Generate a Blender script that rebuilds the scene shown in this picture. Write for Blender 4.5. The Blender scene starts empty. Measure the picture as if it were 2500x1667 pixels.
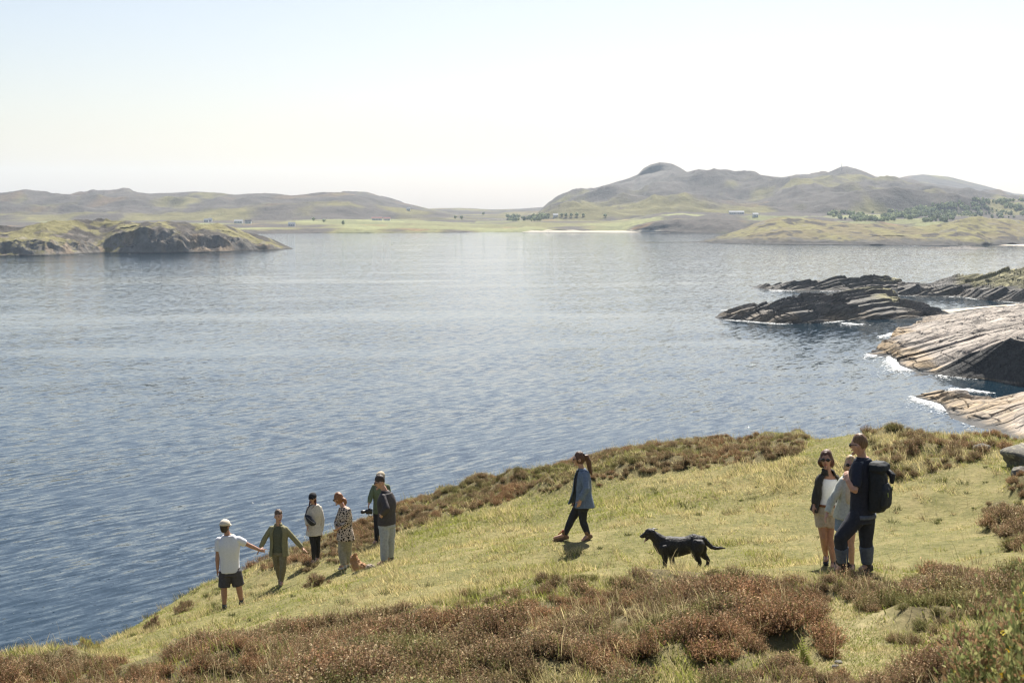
import bpy, math
import numpy as np
from mathutils import Vector

# ------------------------------------------------------------------ camera, sky, sun, exposure
scene = bpy.context.scene
C = scene.collection
H = 40.0                      # eye height above the sea, metres
FD, CX, HY = 50/36*2352, 1176.0, 480.0     # focal length, centre column and eye-level row, in 2352-wide picture units
FS, CXS, HYS = 50/36*2500, 1250.0, 510.0   # the same in 2500-wide units
cam_data = bpy.data.cameras.new('camera')
cam = bpy.data.objects.new('camera', cam_data); C.objects.link(cam)
cam.location = (0, 0, H); cam.rotation_euler = (math.radians(90), 0, 0)
cam_data.lens = 50; cam_data.sensor_width = 36
cam_data.shift_y = -(833.5-HYS)/2500
cam_data.clip_start = 0.2; cam_data.clip_end = 60000
cam_data.dof.use_dof = True; cam_data.dof.focus_distance = 26; cam_data.dof.aperture_fstop = 7.0
scene.camera = cam

SUN_EL, SUN_AZ = math.radians(50), math.radians(14)      # azimuth measured from straight ahead to the right
world = bpy.data.worlds.new('World'); scene.world = world; world.use_nodes = True
wn = world.node_tree.nodes; wl = world.node_tree.links
bg = wn['Background']; sky = wn.new('ShaderNodeTexSky'); sky.sky_type = 'NISHITA'
sky.sun_disc = False; sky.sun_elevation = SUN_EL; sky.sun_rotation = SUN_AZ
sky.altitude = 40; sky.air_density = 1.0; sky.dust_density = 1.6; sky.ozone_density = 1.6
bg.inputs['Strength'].default_value = 0.057
tn_ = wn.new('ShaderNodeMix'); tn_.data_type = 'RGBA'; tn_.blend_type = 'MULTIPLY'; tn_.inputs[0].default_value = 1.0; tn_.inputs[7].default_value = (1.075, 1.0, 0.965, 1)   # camera white balance
wl.new(sky.outputs['Color'], tn_.inputs[6]); wl.new(tn_.outputs[2], bg.inputs['Color'])
sun_data = bpy.data.lights.new('sun', 'SUN'); sun = bpy.data.objects.new('sun', sun_data); C.objects.link(sun)
sun_data.energy = 5.0; sun_data.angle = math.radians(0.53); sun_data.color = (1.0, 0.945, 0.855)
sd = Vector((math.sin(SUN_AZ)*math.cos(SUN_EL), math.cos(SUN_AZ)*math.cos(SUN_EL), math.sin(SUN_EL)))
sun.rotation_euler = sd.to_track_quat('Z', 'Y').to_euler()
sun.location = (0, 30, 120)
scene.view_settings.view_transform = 'Standard'; scene.view_settings.look = 'None'
scene.view_settings.exposure = 1.1; scene.view_settings.gamma = 1.0; scene.view_settings.use_curve_mapping = False
scene.cycles.max_bounces = 8; scene.cycles.diffuse_bounces = 3; scene.cycles.glossy_bounces = 2
scene.cycles.transmission_bounces = 4; scene.cycles.volume_bounces = 1; scene.cycles.transparent_max_bounces = 6
scene.cycles.use_denoising = True; scene.cycles.filter_width = 1.3; scene.cycles.sample_clamp_indirect = 4.0
rng = np.random.default_rng(7)

# ------------------------------------------------------------------ helpers
def at(px, py, D):            # 2352-wide picture units + distance -> point in the place
    return np.array([(px-CX)/FD*D, D, H-(py-HY)/FD*D])
def sp(px, py, D):            # 2500-wide units
    return np.array([(px-CXS)/FS*D, D, H-(py-HYS)/FS*D])
def proj(P):                  # points -> 2352-wide units
    return CX+P[:, 0]/P[:, 1]*FD, HY+(H-P[:, 2])/P[:, 1]*FD

def _h(ix, iy, iz, seed):
    h = (ix*374761393+iy*668265263+iz*1274126177+seed*974711) & 0xffffffff
    h = ((h ^ (h >> 13))*1274126177) & 0xffffffff
    h = ((h ^ (h >> 15))*668265263) & 0xffffffff
    return ((h ^ (h >> 16)) & 0xffffffff)/4294967295.0
def noise2(x, y, seed=0):
    x = np.asarray(x, float); y = np.asarray(y, float)
    ix = np.floor(x).astype(np.int64); iy = np.floor(y).astype(np.int64)
    fx = x-ix; fy = y-iy; fx = fx*fx*(3-2*fx); fy = fy*fy*(3-2*fy); z = np.zeros_like(ix)
    a = _h(ix, iy, z, seed); b = _h(ix+1, iy, z, seed); c = _h(ix, iy+1, z, seed); d = _h(ix+1, iy+1, z, seed)
    return (a+(b-a)*fx)*(1-fy)+(c+(d-c)*fx)*fy-0.5
def fbm2(x, y, oct=4, seed=0, gain=0.5):
    s = 0; a = 1.0
    for k in range(oct):
        s = s+a*noise2(x*2**k+k*17.3, y*2**k-k*9.1, seed+k); a *= gain
    return s
def ridged(x, y, oct=4, seed=0):
    s = 0; a = 1.0
    for k in range(oct):
        s = s+a*(0.5-np.abs(noise2(x*2**k+k*7.7, y*2**k+k*3.1, seed+k))*2); a *= 0.5
    return s
def noise3(p, seed=0):
    i = np.floor(p).astype(np.int64); f = p-i; f = f*f*(3-2*f); out = 0
    for dx in (0, 1):
        for dy in (0, 1):
            for dz in (0, 1):
                w = (f[:, 0] if dx else 1-f[:, 0])*(f[:, 1] if dy else 1-f[:, 1])*(f[:, 2] if dz else 1-f[:, 2])
                out = out+w*_h(i[:, 0]+dx, i[:, 1]+dy, i[:, 2]+dz, seed)
    return out-0.5
def smooth(a, b, x):
    t = np.clip((x-a)/(b-a), 0, 1); return t*t*(3-2*t)

def link(ob, parent=None):
    C.objects.link(ob)
    if parent is not None: ob.parent = parent
    return ob
def mesh(name, V, F, mat, parent=None, smooth_shade=True, col=None):
    V = np.asarray(V, np.float32); F = np.asarray(F, np.int32)
    me = bpy.data.meshes.new(name); n = F.shape[1]
    me.vertices.add(len(V)); me.vertices.foreach_set('co', V.ravel())
    me.loops.add(F.size); me.loops.foreach_set('vertex_index', F.ravel())
    me.polygons.add(len(F)); me.polygons.foreach_set('loop_start', np.arange(0, F.size, n, dtype=np.int32))
    me.update(calc_edges=True)
    me.polygons.foreach_set('use_smooth', np.full(len(F), smooth_shade))
    if col is not None:
        a = me.color_attributes.new('tint', 'FLOAT_COLOR', 'POINT')
        c = np.ones((len(V), 4), np.float32); c[:, :col.shape[1]] = col; a.data.foreach_set('color', c.ravel())
    if mat is not None: me.materials.append(mat)
    return link(bpy.data.objects.new(name, me), parent)
def tag(o, label=None, cat=None, group=None, kind=None):
    for k, v in (('label', label), ('category', cat), ('group', group), ('kind', kind)):
        if v: o[k] = v
    return o
def empty(name, loc, label=None, cat=None, group=None):
    e = bpy.data.objects.new(name, None); e.empty_display_size = 0.2; e.location = loc; link(e)
    return tag(e, label, cat, group)
def grid_faces(nu, nv):
    i, j = np.meshgrid(np.arange(nu-1), np.arange(nv-1), indexing='ij'); a = (i*nv+j).ravel()
    return np.stack([a, a+nv, a+nv+1, a+1], 1)

class Mat:                    # a small wrapper for node materials
    def __init__(s, name):
        s.m = bpy.data.materials.new(name); s.m.use_nodes = True; s.t = s.m.node_tree; s.b = s.t.nodes['Principled BSDF']
        s.out = s.t.nodes['Material Output']
    def n(s, kind, **kw):
        nd = s.t.nodes.new(kind)
        for k, v in kw.items(): setattr(nd, k, v)
        return nd
    def l(s, a, b): s.t.links.new(a, b)
    def coords(s, scale=(1, 1, 1), kind='Object', rot=(0, 0, 0)):
        tc = s.n('ShaderNodeTexCoord'); mp = s.n('ShaderNodeMapping')
        mp.inputs['Scale'].default_value = scale; mp.inputs['Rotation'].default_value = rot
        s.l(tc.outputs[kind], mp.inputs['Vector']); return mp.outputs['Vector']
    def noise(s, vec, scale, detail=4, rough=0.5, out='Fac'):
        nd = s.n('ShaderNodeTexNoise'); nd.inputs['Scale'].default_value = scale; nd.inputs['Detail'].default_value = detail
        nd.inputs['Roughness'].default_value = rough; s.l(vec, nd.inputs['Vector']); return nd.outputs[out]
    def ramp(s, fac, stops):
        r = s.n('ShaderNodeValToRGB'); e = r.color_ramp.elements
        while len(e) < len(stops): e.new(0.5)
        for i, (p, c) in enumerate(stops): e[i].position = p; e[i].color = (*c, 1) if len(c) == 3 else c
        s.l(fac, r.inputs['Fac']); return r.outputs['Color']
    def mix(s, fac, a, b, mode='MIX'):
        m = s.n('ShaderNodeMix', data_type='RGBA', blend_type=mode)
        for v, i in ((fac, 0), (a, 6), (b, 7)):
            if hasattr(v, 'is_linked') or hasattr(v, 'links'): s.l(v, m.inputs[i])
            else: m.inputs[i].default_value = v if i == 0 else (*v, 1)
        return m.outputs[2]
    def math(s, op, a, b=None):
        m = s.n('ShaderNodeMath', operation=op)
        for i, v in enumerate((a, b)):
            if v is None: continue
            if hasattr(v, 'links'): s.l(v, m.inputs[i])
            else: m.inputs[i].default_value = v
        return m.outputs[0]
    def bump(s, h, strength=0.3, dist=0.02):
        b = s.n('ShaderNodeBump'); b.inputs['Strength'].default_value = strength; b.inputs['Distance'].default_value = dist
        s.l(h, b.inputs['Height']); s.l(b.outputs['Normal'], s.b.inputs['Normal'])
    def base(s, v):
        if hasattr(v, 'links'): s.l(v, s.b.inputs['Base Color'])
        else: s.b.inputs['Base Color'].default_value = (*v, 1)
    def rough(s, v, spec=0.3):
        s.b.inputs['Roughness'].default_value = v; s.b.inputs['Specular IOR Level'].default_value = spec
    def attr(s, name='tint'):
        a = s.n('ShaderNodeAttribute'); a.attribute_name = name; return a.outputs['Color']

def thin_plate(P, reg=1e-4):
    P = np.asarray(P, float); n = len(P); X = P[:, :2]
    def U(r2): return 0.5*r2*np.log(r2+1e-9)
    K = U(((X[:, None]-X[None])**2).sum(-1))+reg*np.eye(n)
    A = np.zeros((n+3, n+3)); A[:n, :n] = K; A[:n, n] = 1; A[:n, n+1:] = X; A[n:, :n] = A[:n, n:].T
    w = np.linalg.solve(A, np.concatenate([P[:, 2], np.zeros(3)]))
    def f(x, y):
        sh = x.shape; x = x.ravel(); y = y.ravel(); out = w[n]+w[n+1]*x+w[n+2]*y
        for k in range(n): out = out+w[k]*U((x-X[k, 0])**2+(y-X[k, 1])**2)
        return out.reshape(sh)
    return f
def poly_sd(px, py, poly):    # signed distance, positive outside
    d = np.full(px.shape, 1e9); ins = np.zeros(px.shape, bool); n = len(poly)
    for i in range(n):
        ax, ay = poly[i]; bx, by = poly[(i+1) % n]; ex, ey = bx-ax, by-ay
        t = np.clip(((px-ax)*ex+(py-ay)*ey)/(ex*ex+ey*ey+1e-12), 0, 1)
        d = np.minimum(d, np.hypot(px-ax-t*ex, py-ay-t*ey))
        c = ((ay > py) != (by > py)) & (px < ex*(py-ay)/(ey+1e-12*(ey == 0))+ax); ins ^= c
    return np.where(ins, -d, d)

# ------------------------------------------------------------------ the hillside the people stand on
FEET = {  # 2500-wide picture units + distance
 'tee': (565, 1487, 27.5), 'olive': (688, 1428, 31.0), 'sweater': (768, 1374, 33.0), 'leopard': (842, 1386, 31.0),
 'jacket': (943, 1378, 28.7), 'cameraman': (922, 1325, 34.0), 'walker': (1420, 1317, 26.0), 'tank': (2026, 1380, 20.2),
 'blonde': (2064, 1393, 19.8), 'pack': (2088, 1396, 19.0), 'dog': (1668, 1388, 23.5), 'small_dog': (880, 1408, 29.5)}
RIDGE = [(0, 1535, 19), (165, 1512, 23), (350, 1446, 29), (430, 1398, 32), (560, 1312, 37), (700, 1262, 40), (900, 1186, 42), (1050, 1128, 41),
 (1250, 1083, 40), (1380, 1066, 40), (1600, 1041, 43), (1800, 1036, 42), (1900, 1042, 41), (2000, 1016, 36), (2130, 1003, 34), (2250, 1008, 33), (2352, 1020, 31)]
ctrl = [sp(*v) for v in FEET.values()]
ridge_w = [at(*v) for v in RIDGE]; ctrl += ridge_w
ctrl += [at(1176, 1568, 13.2), at(500, 1568, 15.0), at(0, 1568, 17.2), at(1700, 1568, 12.3), at(2300, 1568, 11.0), at(1950, 1450, 15), at(1300, 1322, 20.0),
 at(430, 1494, 20.6), at(450, 1436, 24), at(880, 1412, 20.4), at(1600, 1330, 19.6), at(2200, 1200, 25), at(2200, 1340, 18.4), at(2352, 1300, 19), at(2352, 1120, 26),
 at(1100, 1250, 29), at(1650, 1150, 30), at(1000, 1420, 19.2), at(2090, 1095, 29), at(2250, 1060, 29.5)]
ctrl += [np.array(v, float) for v in ((0, 0, 38.3), (10, 0, 38.5), (-5, 4, 37.0), (20, 15, 36.6), (30, 25, 35.6), (50, 20, 36), (50, -10, 39), (-6, -10, 37),
 (0, 8, 36.7), (2.2, 6, 37.35), (-3.5, 9, 36.0), (5, 8, 37.0), (16, 30, 35.0), (25, 33, 34.3), (40, 33, 34))]
pl = [tuple(p[:2]) for p in ridge_w]+[(16, 32), (28, 34), (45, 33), (60, 30), (60, -20), (-6, -20), (-6.6, 0), (-6.9, 12)]
for k, p in enumerate(ridge_w):
    a = ridge_w[max(k-1, 0)][:2]; b = ridge_w[min(k+1, len(ridge_w)-1)][:2]; t = b-a; nrm = np.array([-t[1], t[0]])/np.hypot(*t)
    ctrl.append(np.array([*(p[:2]+nrm*9), p[2]-3.2]))
hill_fn = thin_plate(ctrl, 0.02)
GX = np.arange(-45, 70.01, 0.3); GY = np.arange(-18, 85.01, 0.3)
gx, gy = np.meshgrid(GX, GY, indexing='ij')
gz = hill_fn(gx, gy)
sdist = poly_sd(gx, gy, pl)
so = np.maximum(sdist-0.4, 0)
gz = np.where(sdist > 10, np.minimum(gz, 40), gz)-0.85*so*so/(so+5.0)
near_ctrl = np.full(gx.shape, 1e9)
for v in FEET.values():
    q = sp(*v); near_ctrl = np.minimum(near_ctrl, np.hypot(gx-q[0], gy-q[1]))
quiet = smooth(0.2, 1.2, near_ctrl)
gz = gz+(0.16*fbm2(gx*0.35, gy*0.35, 3, 3)+0.11*fbm2(gx*1.3, gy*1.3, 2, 9))*quiet
gz = gz-smooth(8, 30, sdist)*4*np.abs(fbm2(gx*0.12, gy*0.12, 3, 5))
gz = np.maximum(gz, -6)
HF = [(-300, 1545), (0, 1524), (60, 1512), (150, 1500), (185, 1518), (250, 1538), (330, 1532), (420, 1492), (520, 1466), (640, 1452), (760, 1422), (880, 1400), (1000, 1375), (1100, 1360), (1180, 1345), (1245, 1318), (1320, 1310), (1450, 1322), (1560, 1312), (1700, 1316), (1860, 1327), (1960, 1326), (2045, 1340), (2050, 1368), (1980, 1380), (1880, 1376), (1885, 1402), (1905, 1440), (1918, 1475), (1905, 1492), (1868, 1470), (1790, 1472), (1730, 1490), (1700, 1520), (1590, 1530), (1480, 1560), (1440, 1760), (-300, 1760)]
HR = [(1972, 1378), (2050, 1356), (2150, 1330), (2250, 1326), (2352, 1342), (3300, 1342), (3300, 1760), (2080, 1760), (2060, 1568), (2090, 1520), (2110, 1500), (2030, 1482), (2045, 1430), (1990, 1398)]
HB2 = [(1690, 1510), (1780, 1508), (1850, 1524), (1960, 1540), (2010, 1558), (2080, 1600), (1600, 1640), (1640, 1540)]
RB = [(585, 1292), (640, 1268), (700, 1240), (900, 1160), (1050, 1100), (1250, 1050), (1380, 1035), (1600, 1000), (1860, 1000), (1845, 1040), (1780, 1055), (1650, 1068), (1560, 1085), (1480, 1098), (1400, 1112), (1310, 1125), (1200, 1142), (1110, 1165), (1010, 1190), (930, 1218), (880, 1250), (790, 1270), (700, 1290), (620, 1305)]
KN = [(1985, 1010), (2000, 985), (2130, 975), (2260, 980), (2320, 992), (2352, 1000), (2900, 1010), (2860, 1040), (2330, 1016), (2290, 1045), (2210, 1062), (2110, 1090), (2060, 1100), (2020, 1070)]
PATCH = [([(2268, 1168), (2320, 1160), (2620, 1165), (2600, 1262), (2330, 1262), (2270, 1205)], 1.0), ([(2318, 1095), (2420, 1092), (2420, 1135), (2325, 1130)], 1.0), ([(2200, 1324), (2280, 1324), (2275, 1340), (2205, 1340)], 1.0)]
PATH = [(1868, 1376), (1985, 1372), (1990, 1398), (2045, 1440), (2030, 1485), (2005, 1530), (1960, 1545), (1900, 1525), (1905, 1495), (1920, 1478), (1905, 1440), (1885, 1405)]
def region(px, py, poly, feather=10): return smooth(feather, -feather, poly_sd(px, py, poly))

def heath_dens(x, y, px=None):
    return 0.10+0.90*smooth(-0.44, -0.20, fbm2(x*0.8, y*0.7, 3, 401))
def heath_mask(px, py):
    py = py-16*smooth(300, 500, px)*smooth(2060, 1960, px)*smooth(1280, 1300, py)
    j = 14*fbm2(px/60, py/30, 3, 77)
    m = np.maximum.reduce([region(px, py+j, HF, 12), region(px, py+j, HR, 12), region(px, py+j, HB2, 14), region(px, py+j, RB, 9), 0.72*region(px, py+j, KN, 12)]+[region(px, py+j, p, 10)*k for p, k in PATCH])
    return m
_P = np.stack([gx.ravel(), np.maximum(gy.ravel(), 1.0), gz.ravel()], 1); _px, _py = proj(_P)
hm = (heath_mask(_px, _py)*(gy.ravel() > 8)).reshape(gx.shape)
hm = hm*np.maximum(heath_dens(gx, gy), 0.85*region(_px, _py, RB, 9).reshape(gx.shape))
gz = gz+hm*quiet*(0.03+0.42*np.maximum(fbm2(gx*1.0, gy*0.85, 2, 419)+0.12, 0)+0.12*fbm2(gx*2.2, gy*2.2, 2, 423))*smooth(4, 0, sdist)
def ground_z(x, y):
    u = np.clip((x-GX[0])/0.3, 0, len(GX)-1.001); v = np.clip((y-GY[0])/0.3, 0, len(GY)-1.001)
    i = u.astype(int); j = v.astype(int); a = u-i; b = v-j
    return gz[i, j]*(1-a)*(1-b)+gz[i+1, j]*a*(1-b)+gz[i, j+1]*(1-a)*b+gz[i+1, j+1]*a*b

g = Mat('turf'); vec = g.coords()
n1 = g.noise(vec, 1.1, 5, 0.6); n2 = g.noise(vec, 9, 4, 0.6)
cg = g.ramp(n1, [(0.32, (0.08, 0.085, 0.03)), (0.5, (0.16, 0.145, 0.06)), (0.68, (0.27, 0.22, 0.11))])
gcol = g.mix(0.5, cg, g.ramp(n2, [(0.3, (0.06, 0.065, 0.02)), (0.7, (0.26, 0.23, 0.1))])); sepc = g.n('ShaderNodeSeparateColor'); g.l(g.attr(), sepc.inputs[0])
gcol = g.mix(sepc.outputs[0], gcol, g.ramp(n2, [(0.3, (0.07, 0.06, 0.03)), (0.7, (0.14, 0.115, 0.06))]))
gcol = g.mix(sepc.outputs[1], gcol, g.ramp(n2, [(0.3, (0.15, 0.135, 0.06)), (0.6, (0.27, 0.235, 0.12)), (0.75, (0.36, 0.29, 0.18))])); g.base(gcol); g.rough(0.95, 0.1); g.bump(n2, 0.6, 0.05)
tag(mesh('hillside_ground', np.stack([gx.ravel(), gy.ravel(), gz.ravel()], 1), grid_faces(len(GX), len(GY)), g.m, col=np.stack([hm.ravel(), (region(_px, _py+10*fbm2(_px/40, _py/20, 2, 6), PATH, 16)*(gy.ravel() > 8)), 0*_px], 1)), kind='structure')

# ------------------------------------------------------------------ the sea
w = Mat('sea_water'); geo = w.n('ShaderNodeNewGeometry'); pos = geo.outputs['Position']
def wmap(scale, rot):         # scale = size of a feature along / across the crest direction rot
    mp = w.n('ShaderNodeMapping', vector_type='TEXTURE'); mp.inputs['Scale'].default_value = scale; mp.inputs['Rotation'].default_value = (0, 0, rot); w.l(pos, mp.inputs['Vector']); return mp.outputs['Vector']
def slope(scale, rot, detail, rough):
    c = w.noise(wmap(scale, rot), 1.0, detail, rough, 'Color')
    s = w.n('ShaderNodeVectorMath', operation='SUBTRACT'); w.l(c, s.inputs[0]); s.inputs[1].default_value = (0.5, 0.5, 0.5); return s.outputs[0]
def vscale(v, k):
    s = w.n('ShaderNodeVectorMath', operation='MULTIPLY'); w.l(v, s.inputs[0])
    if hasattr(k, 'links'): w.l(k, s.inputs[1])
    else: s.inputs[1].default_value = k
    return s.outputs[0]
def vadd(a, b):
    s = w.n('ShaderNodeVectorMath', operation='ADD'); w.l(a, s.inputs[0]); w.l(b, s.inputs[1]); return s.outputs[0]
_ = 0
slick = w.noise(wmap((420, 95, 1), 0.12), 1.0, 3, 0.55)
gust = w.noise(wmap((80, 28, 1), 0.5), 1.0, 3, 0.5)
ruf = w.math('MULTIPLY', w.ramp(slick, [(0.38, (0.5,)*3), (0.44, (0.95,)*3), (0.58, (1.08,)*3), (0.65, (0.6,)*3)]), w.ramp(gust, [(0.32, (0.6,)*3), (0.68, (1.25,)*3)]))
CREST = 0.86
f1 = w.math('SUBTRACT', w.noise(wmap((4.2, 1.0, 1), CREST), 1.0, 3, 0.55), 0.5)
cn = w.n('ShaderNodeCombineXYZ'); w.l(w.math('MULTIPLY', f1, -0.62*math.sin(CREST)), cn.inputs[0]); w.l(w.math('MULTIPLY', f1, 0.62*math.cos(CREST)), cn.inputs[1])
s2 = vscale(slope((9.0, 3.0, 1), CREST+0.25, 3, 0.6), (0.14, 0.16, 0))
s3 = vscale(slope((0.35, 0.22, 1), CREST-0.4, 2, 0.6), (0.16, 0.18, 0))
facet = w.ramp(w.noise(wmap((0.7, 0.45, 1), 1.1), 1.0, 1, 0.5), [(0.66, (0, 0, 0)), (0.72, (1, 1, 1))])
s4 = vscale(vscale(slope((0.5, 0.4, 1), 0.3, 1, 0.5), facet), (2.4, 2.4, 0))
sl = vadd(vscale(vadd(vadd(cn.outputs[0], s2), s3), ruf), s4)
nn = vadd(sl, geo.outputs['Normal']); nrm = w.n('ShaderNodeVectorMath', operation='NORMALIZE'); w.l(nn, nrm.inputs[0])
w.l(nrm.outputs[0], w.b.inputs['Normal'])
w.base((0.004, 0.019, 0.032)); w.b.inputs['IOR'].default_value = 1.333; w.b.inputs['Roughness'].default_value = 0.05; w.b.inputs['Specular IOR Level'].default_value = 0.5
S = 14000
sx = np.array([-S, -S/3, S/3, S]); sy = np.array([-S/3, 0, 1500, S]); sxx, syy = np.meshgrid(sx, sy, indexing='ij')
bedm = Mat('added_bed'); bedm.base(bedm.ramp(bedm.noise(bedm.coords(), 0.05, 3), [(0.3, (0.006, 0.016, 0.022)), (0.7, (0.012, 0.03, 0.036))])); bedm.rough(0.9, 0.1)
tag(mesh('added_seabed', np.stack([sxx.ravel()*0.9, syy.ravel()*0.9, np.full(16, -6.0)], 1), grid_faces(4, 4), bedm.m, smooth_shade=False), kind='structure')  # bed added under the water to darken downward reflections
tag(mesh('sea', np.stack([sxx.ravel(), syy.ravel(), np.zeros(16)], 1), grid_faces(4, 4), w.m, smooth_shade=False), kind='structure')

# ------------------------------------------------------------------ far land, islands and rocks: surfaces through measured curves
def sea_D(py): return H*FD/(py-HY)
def curve(pts):               # pts: (px, py, D or None for "at the waterline")
    P = np.array([(a, b, sea_D(b) if d is None else d) for a, b, d in pts], float)
    return lambda px: (np.interp(px, P[:, 0], P[:, 1]), np.interp(px, P[:, 0], P[:, 2]))
def loft(px0, px1, ncol, curves, rows, shape=None, ease=None):
    px = np.linspace(px0, px1, ncol); Q = []
    for c in curves:
        py, D = c(px); Q.append(np.stack([(px-CX)/FD*D, D, H-(py-HY)/FD*D], 1))
    out = []; ts = []
    for k in range(len(Q)-1):
        n = rows[k]; last = k == len(Q)-2
        for i in range(n+(1 if last else 0)):
            t = i/n; s = t if not ease or not ease[k] else t**ease[k]
            p = Q[k]*(1-t)+Q[k+1]*t; p[:, 2] = Q[k][:, 2]*(1-s)+Q[k+1][:, 2]*s
            out.append(p); ts.append(k+t)
    V = np.stack(out, 1); T = np.tile(np.array(ts), (ncol, 1))   # (ncol, nrow, 3)
    if shape is not None: V = shape(V, T, px)
    return V, T, px
def normals_z(V):
    du = np.gradient(V, axis=0); dv = np.gradient(V, axis=1); n = np.cross(du, dv); n /= np.linalg.norm(n, axis=2, keepdims=True)+1e-9
    return np.abs(n[..., 2])
def blend(a, b, t): return a*(1-t[..., None])+b*t[..., None]
def land(name, V, mat, col, kind='structure'):
    return tag(mesh(name, V.reshape(-1, 3), grid_faces(V.shape[0], V.shape[1]), mat, col=col.reshape(-1, 3), smooth_shade=kind == 'structure'), kind=kind)
def land_mat(name, scale, amp=0.35, bump=0.5, dist=1.0):
    m = Mat(name); v = m.coords(); nz = m.noise(v, scale, 9, 0.68)
    m.base(m.mix(1.0, m.attr(), m.ramp(nz, [(0.25, (1-amp,)*3), (0.75, (1+amp,)*3)]), 'MULTIPLY')); m.rough(0.95, 0.1); m.bump(nz, bump, dist); return m.m
moor = land_mat('moorland', 0.016, 0.55, 0.9, 14.0)
crag = land_mat('crag', 0.09, 0.5, 0.9, 3.0)
HEATHER = np.array([0.075, 0.066, 0.058]); GRASS = np.array([0.145, 0.132, 0.06]); FIELD = np.array([0.17, 0.175, 0.08]); ROCK = np.array([0.19, 0.175, 0.155])
DARKROCK_AND_SHADE = np.array([0.075, 0.072, 0.068]); SAND = np.array([0.40, 0.365, 0.30]); BRACKEN = np.array([0.2, 0.13, 0.065])

def hill_shape(a1, s1, a2, s2, seed, fade=True, fr=90):
    def f(V, T, px):
        x, y = V[..., 0], V[..., 1]; e = smooth(0.15, 1.0, T)*(1-0.75*smooth(T.max()-1.35, T.max()-1.0, T)*(T <= T.max()-1+0.35)) if fade else 1
        e = e*(smooth(px[0], px[0]+90, px)*smooth(px[-1], px[-1]-fr, px))[:, None] if fade else e
        V = V.copy(); V[..., 2] += e*(a1*fbm2(x/s1, y/s1, 5, seed)+a2*ridged(x/s2, y/s2, 6, seed+20)); return V
    return f
def moor_cols(V, seed, green_to=60, rocky=0.80):
    x, y, z = V[..., 0], V[..., 1], V[..., 2]; n = fbm2(x/230, y/330, 4, seed); n2 = fbm2(x/60, y/130, 4, seed+5)
    c = blend(np.broadcast_to(HEATHER, V.shape), GRASS*0.9, smooth(0.0, 0.35, n*0.8+n2*0.6+0.25*smooth(green_to, 10, z)-0.08))
    c = blend(c, BRACKEN*0.8, smooth(0.25, 0.5, fbm2(x/150, y/200, 3, seed+9))*0.4)
    return blend(c, ROCK*0.8, smooth(rocky, rocky-0.2, normals_z(V))*0.8)

# far range to the left, a low far ridge, the mountain, and a hill beyond
A = [(-500, 455), (-200, 447), (0, 450), (120, 455), (200, 455), (295, 443), (345, 448), (450, 447), (540, 455), (600, 455), (680, 452), (740, 445), (800, 445), (870, 455), (950, 470), (985, 479), (1060, 494), (1130, 512)]
V, T, px = loft(-500, 1130, 560, [curve([(-500, 522, 2800), (700, 522, 2800), (1130, 524, 2800)]), curve([(-500, 488, 3300), (600, 492, 3300), (1000, 497, 3350), (1130, 506, 3350)]), curve([(a, b, 4200) for a, b in A]), curve([(a, b+20, 4900) for a, b in A])], [30, 60, 14], hill_shape(40, 420, 26, 260, 11, fr=380))
land('hill', V, moor, moor_cols(V, 31, 70))
B = [(820, 482), (985, 479), (1050, 478), (1130, 482), (1200, 480), (1290, 474), (1400, 470)]
V, T, px = loft(820, 1400, 240, [curve([(820, 503, 3400), (1400, 503, 3400)]), curve([(a, b, 5200) for a, b in B]), curve([(a, b+15, 6000) for a, b in B])], [50, 10], hill_shape(16, 420, 8, 260, 17))
land('hill', V, moor, moor_cols(V, 47, 60))
M = [(1200, 514), (1235, 497), (1265, 485), (1290, 472), (1318, 453), (1335, 443), (1370, 434), (1400, 424), (1430, 415), (1465, 404), (1478, 392), (1495, 384), (1515, 381), (1545, 384), (1562, 391), (1580, 401), (1640, 402), (1700, 410), (1740, 413), (1800, 412), (1860, 403), (1900, 398), (1930, 389), (1945, 387), (1965, 390), (1990, 398), (2010, 408), (2060, 413), (2150, 425), (2250, 440), (2352, 452), (2600, 455)]
def mount_shape(V, T, px):
    V = hill_shape(55, 420, 42, 300, 23)(V, T, px)
    x = V[..., 0]; cliff = np.exp(-((px[:, None]-1500)/55.0)**2)*smooth(1.55, 1.75, T)*(1-smooth(1.85, 1.98, T))
    V[..., 1] += 130*cliff; V[..., 2] -= 16*cliff; return V
V, T, px = loft(1200, 2600, 620, [curve([(1200, 517, 2850), (1400, 520, 2750), (2600, 515, 2850)]), curve([(1200, 504, 3100), (1400, 490, 3100), (1560, 480, 3150), (1700, 492, 3150), (1900, 498, 3150), (2600, 490, 3200)]), curve([(a, b, 4500) for a, b in M]), curve([(a, b+26, 5300) for a, b in M])], [30, 85, 14], mount_shape)
mc = moor_cols(V, 53, 80); cl = (np.exp(-((px[:, None]-1500)/60.0)**2)*smooth(1.5, 1.7, T)*(1-smooth(1.93, 2.0, T)))
land('mountain', V, moor, blend(mc, ROCK*0.62, cl*0.9))
N = [(1950, 440), (2050, 413), (2085, 405), (2120, 402), (2180, 408), (2250, 425), (2330, 446), (2420, 452), (2600, 440)]
V, T, px = loft(1950, 2600, 160, [curve([(1950, 470, 5200), (2600, 470, 5200)]), curve([(a, b, 6200) for a, b in N]), curve([(a, b+20, 7200) for a, b in N])], [40, 10], hill_shape(18, 500, 9, 300, 29))
land('hill', V, moor, moor_cols(V, 59, 40))

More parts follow.
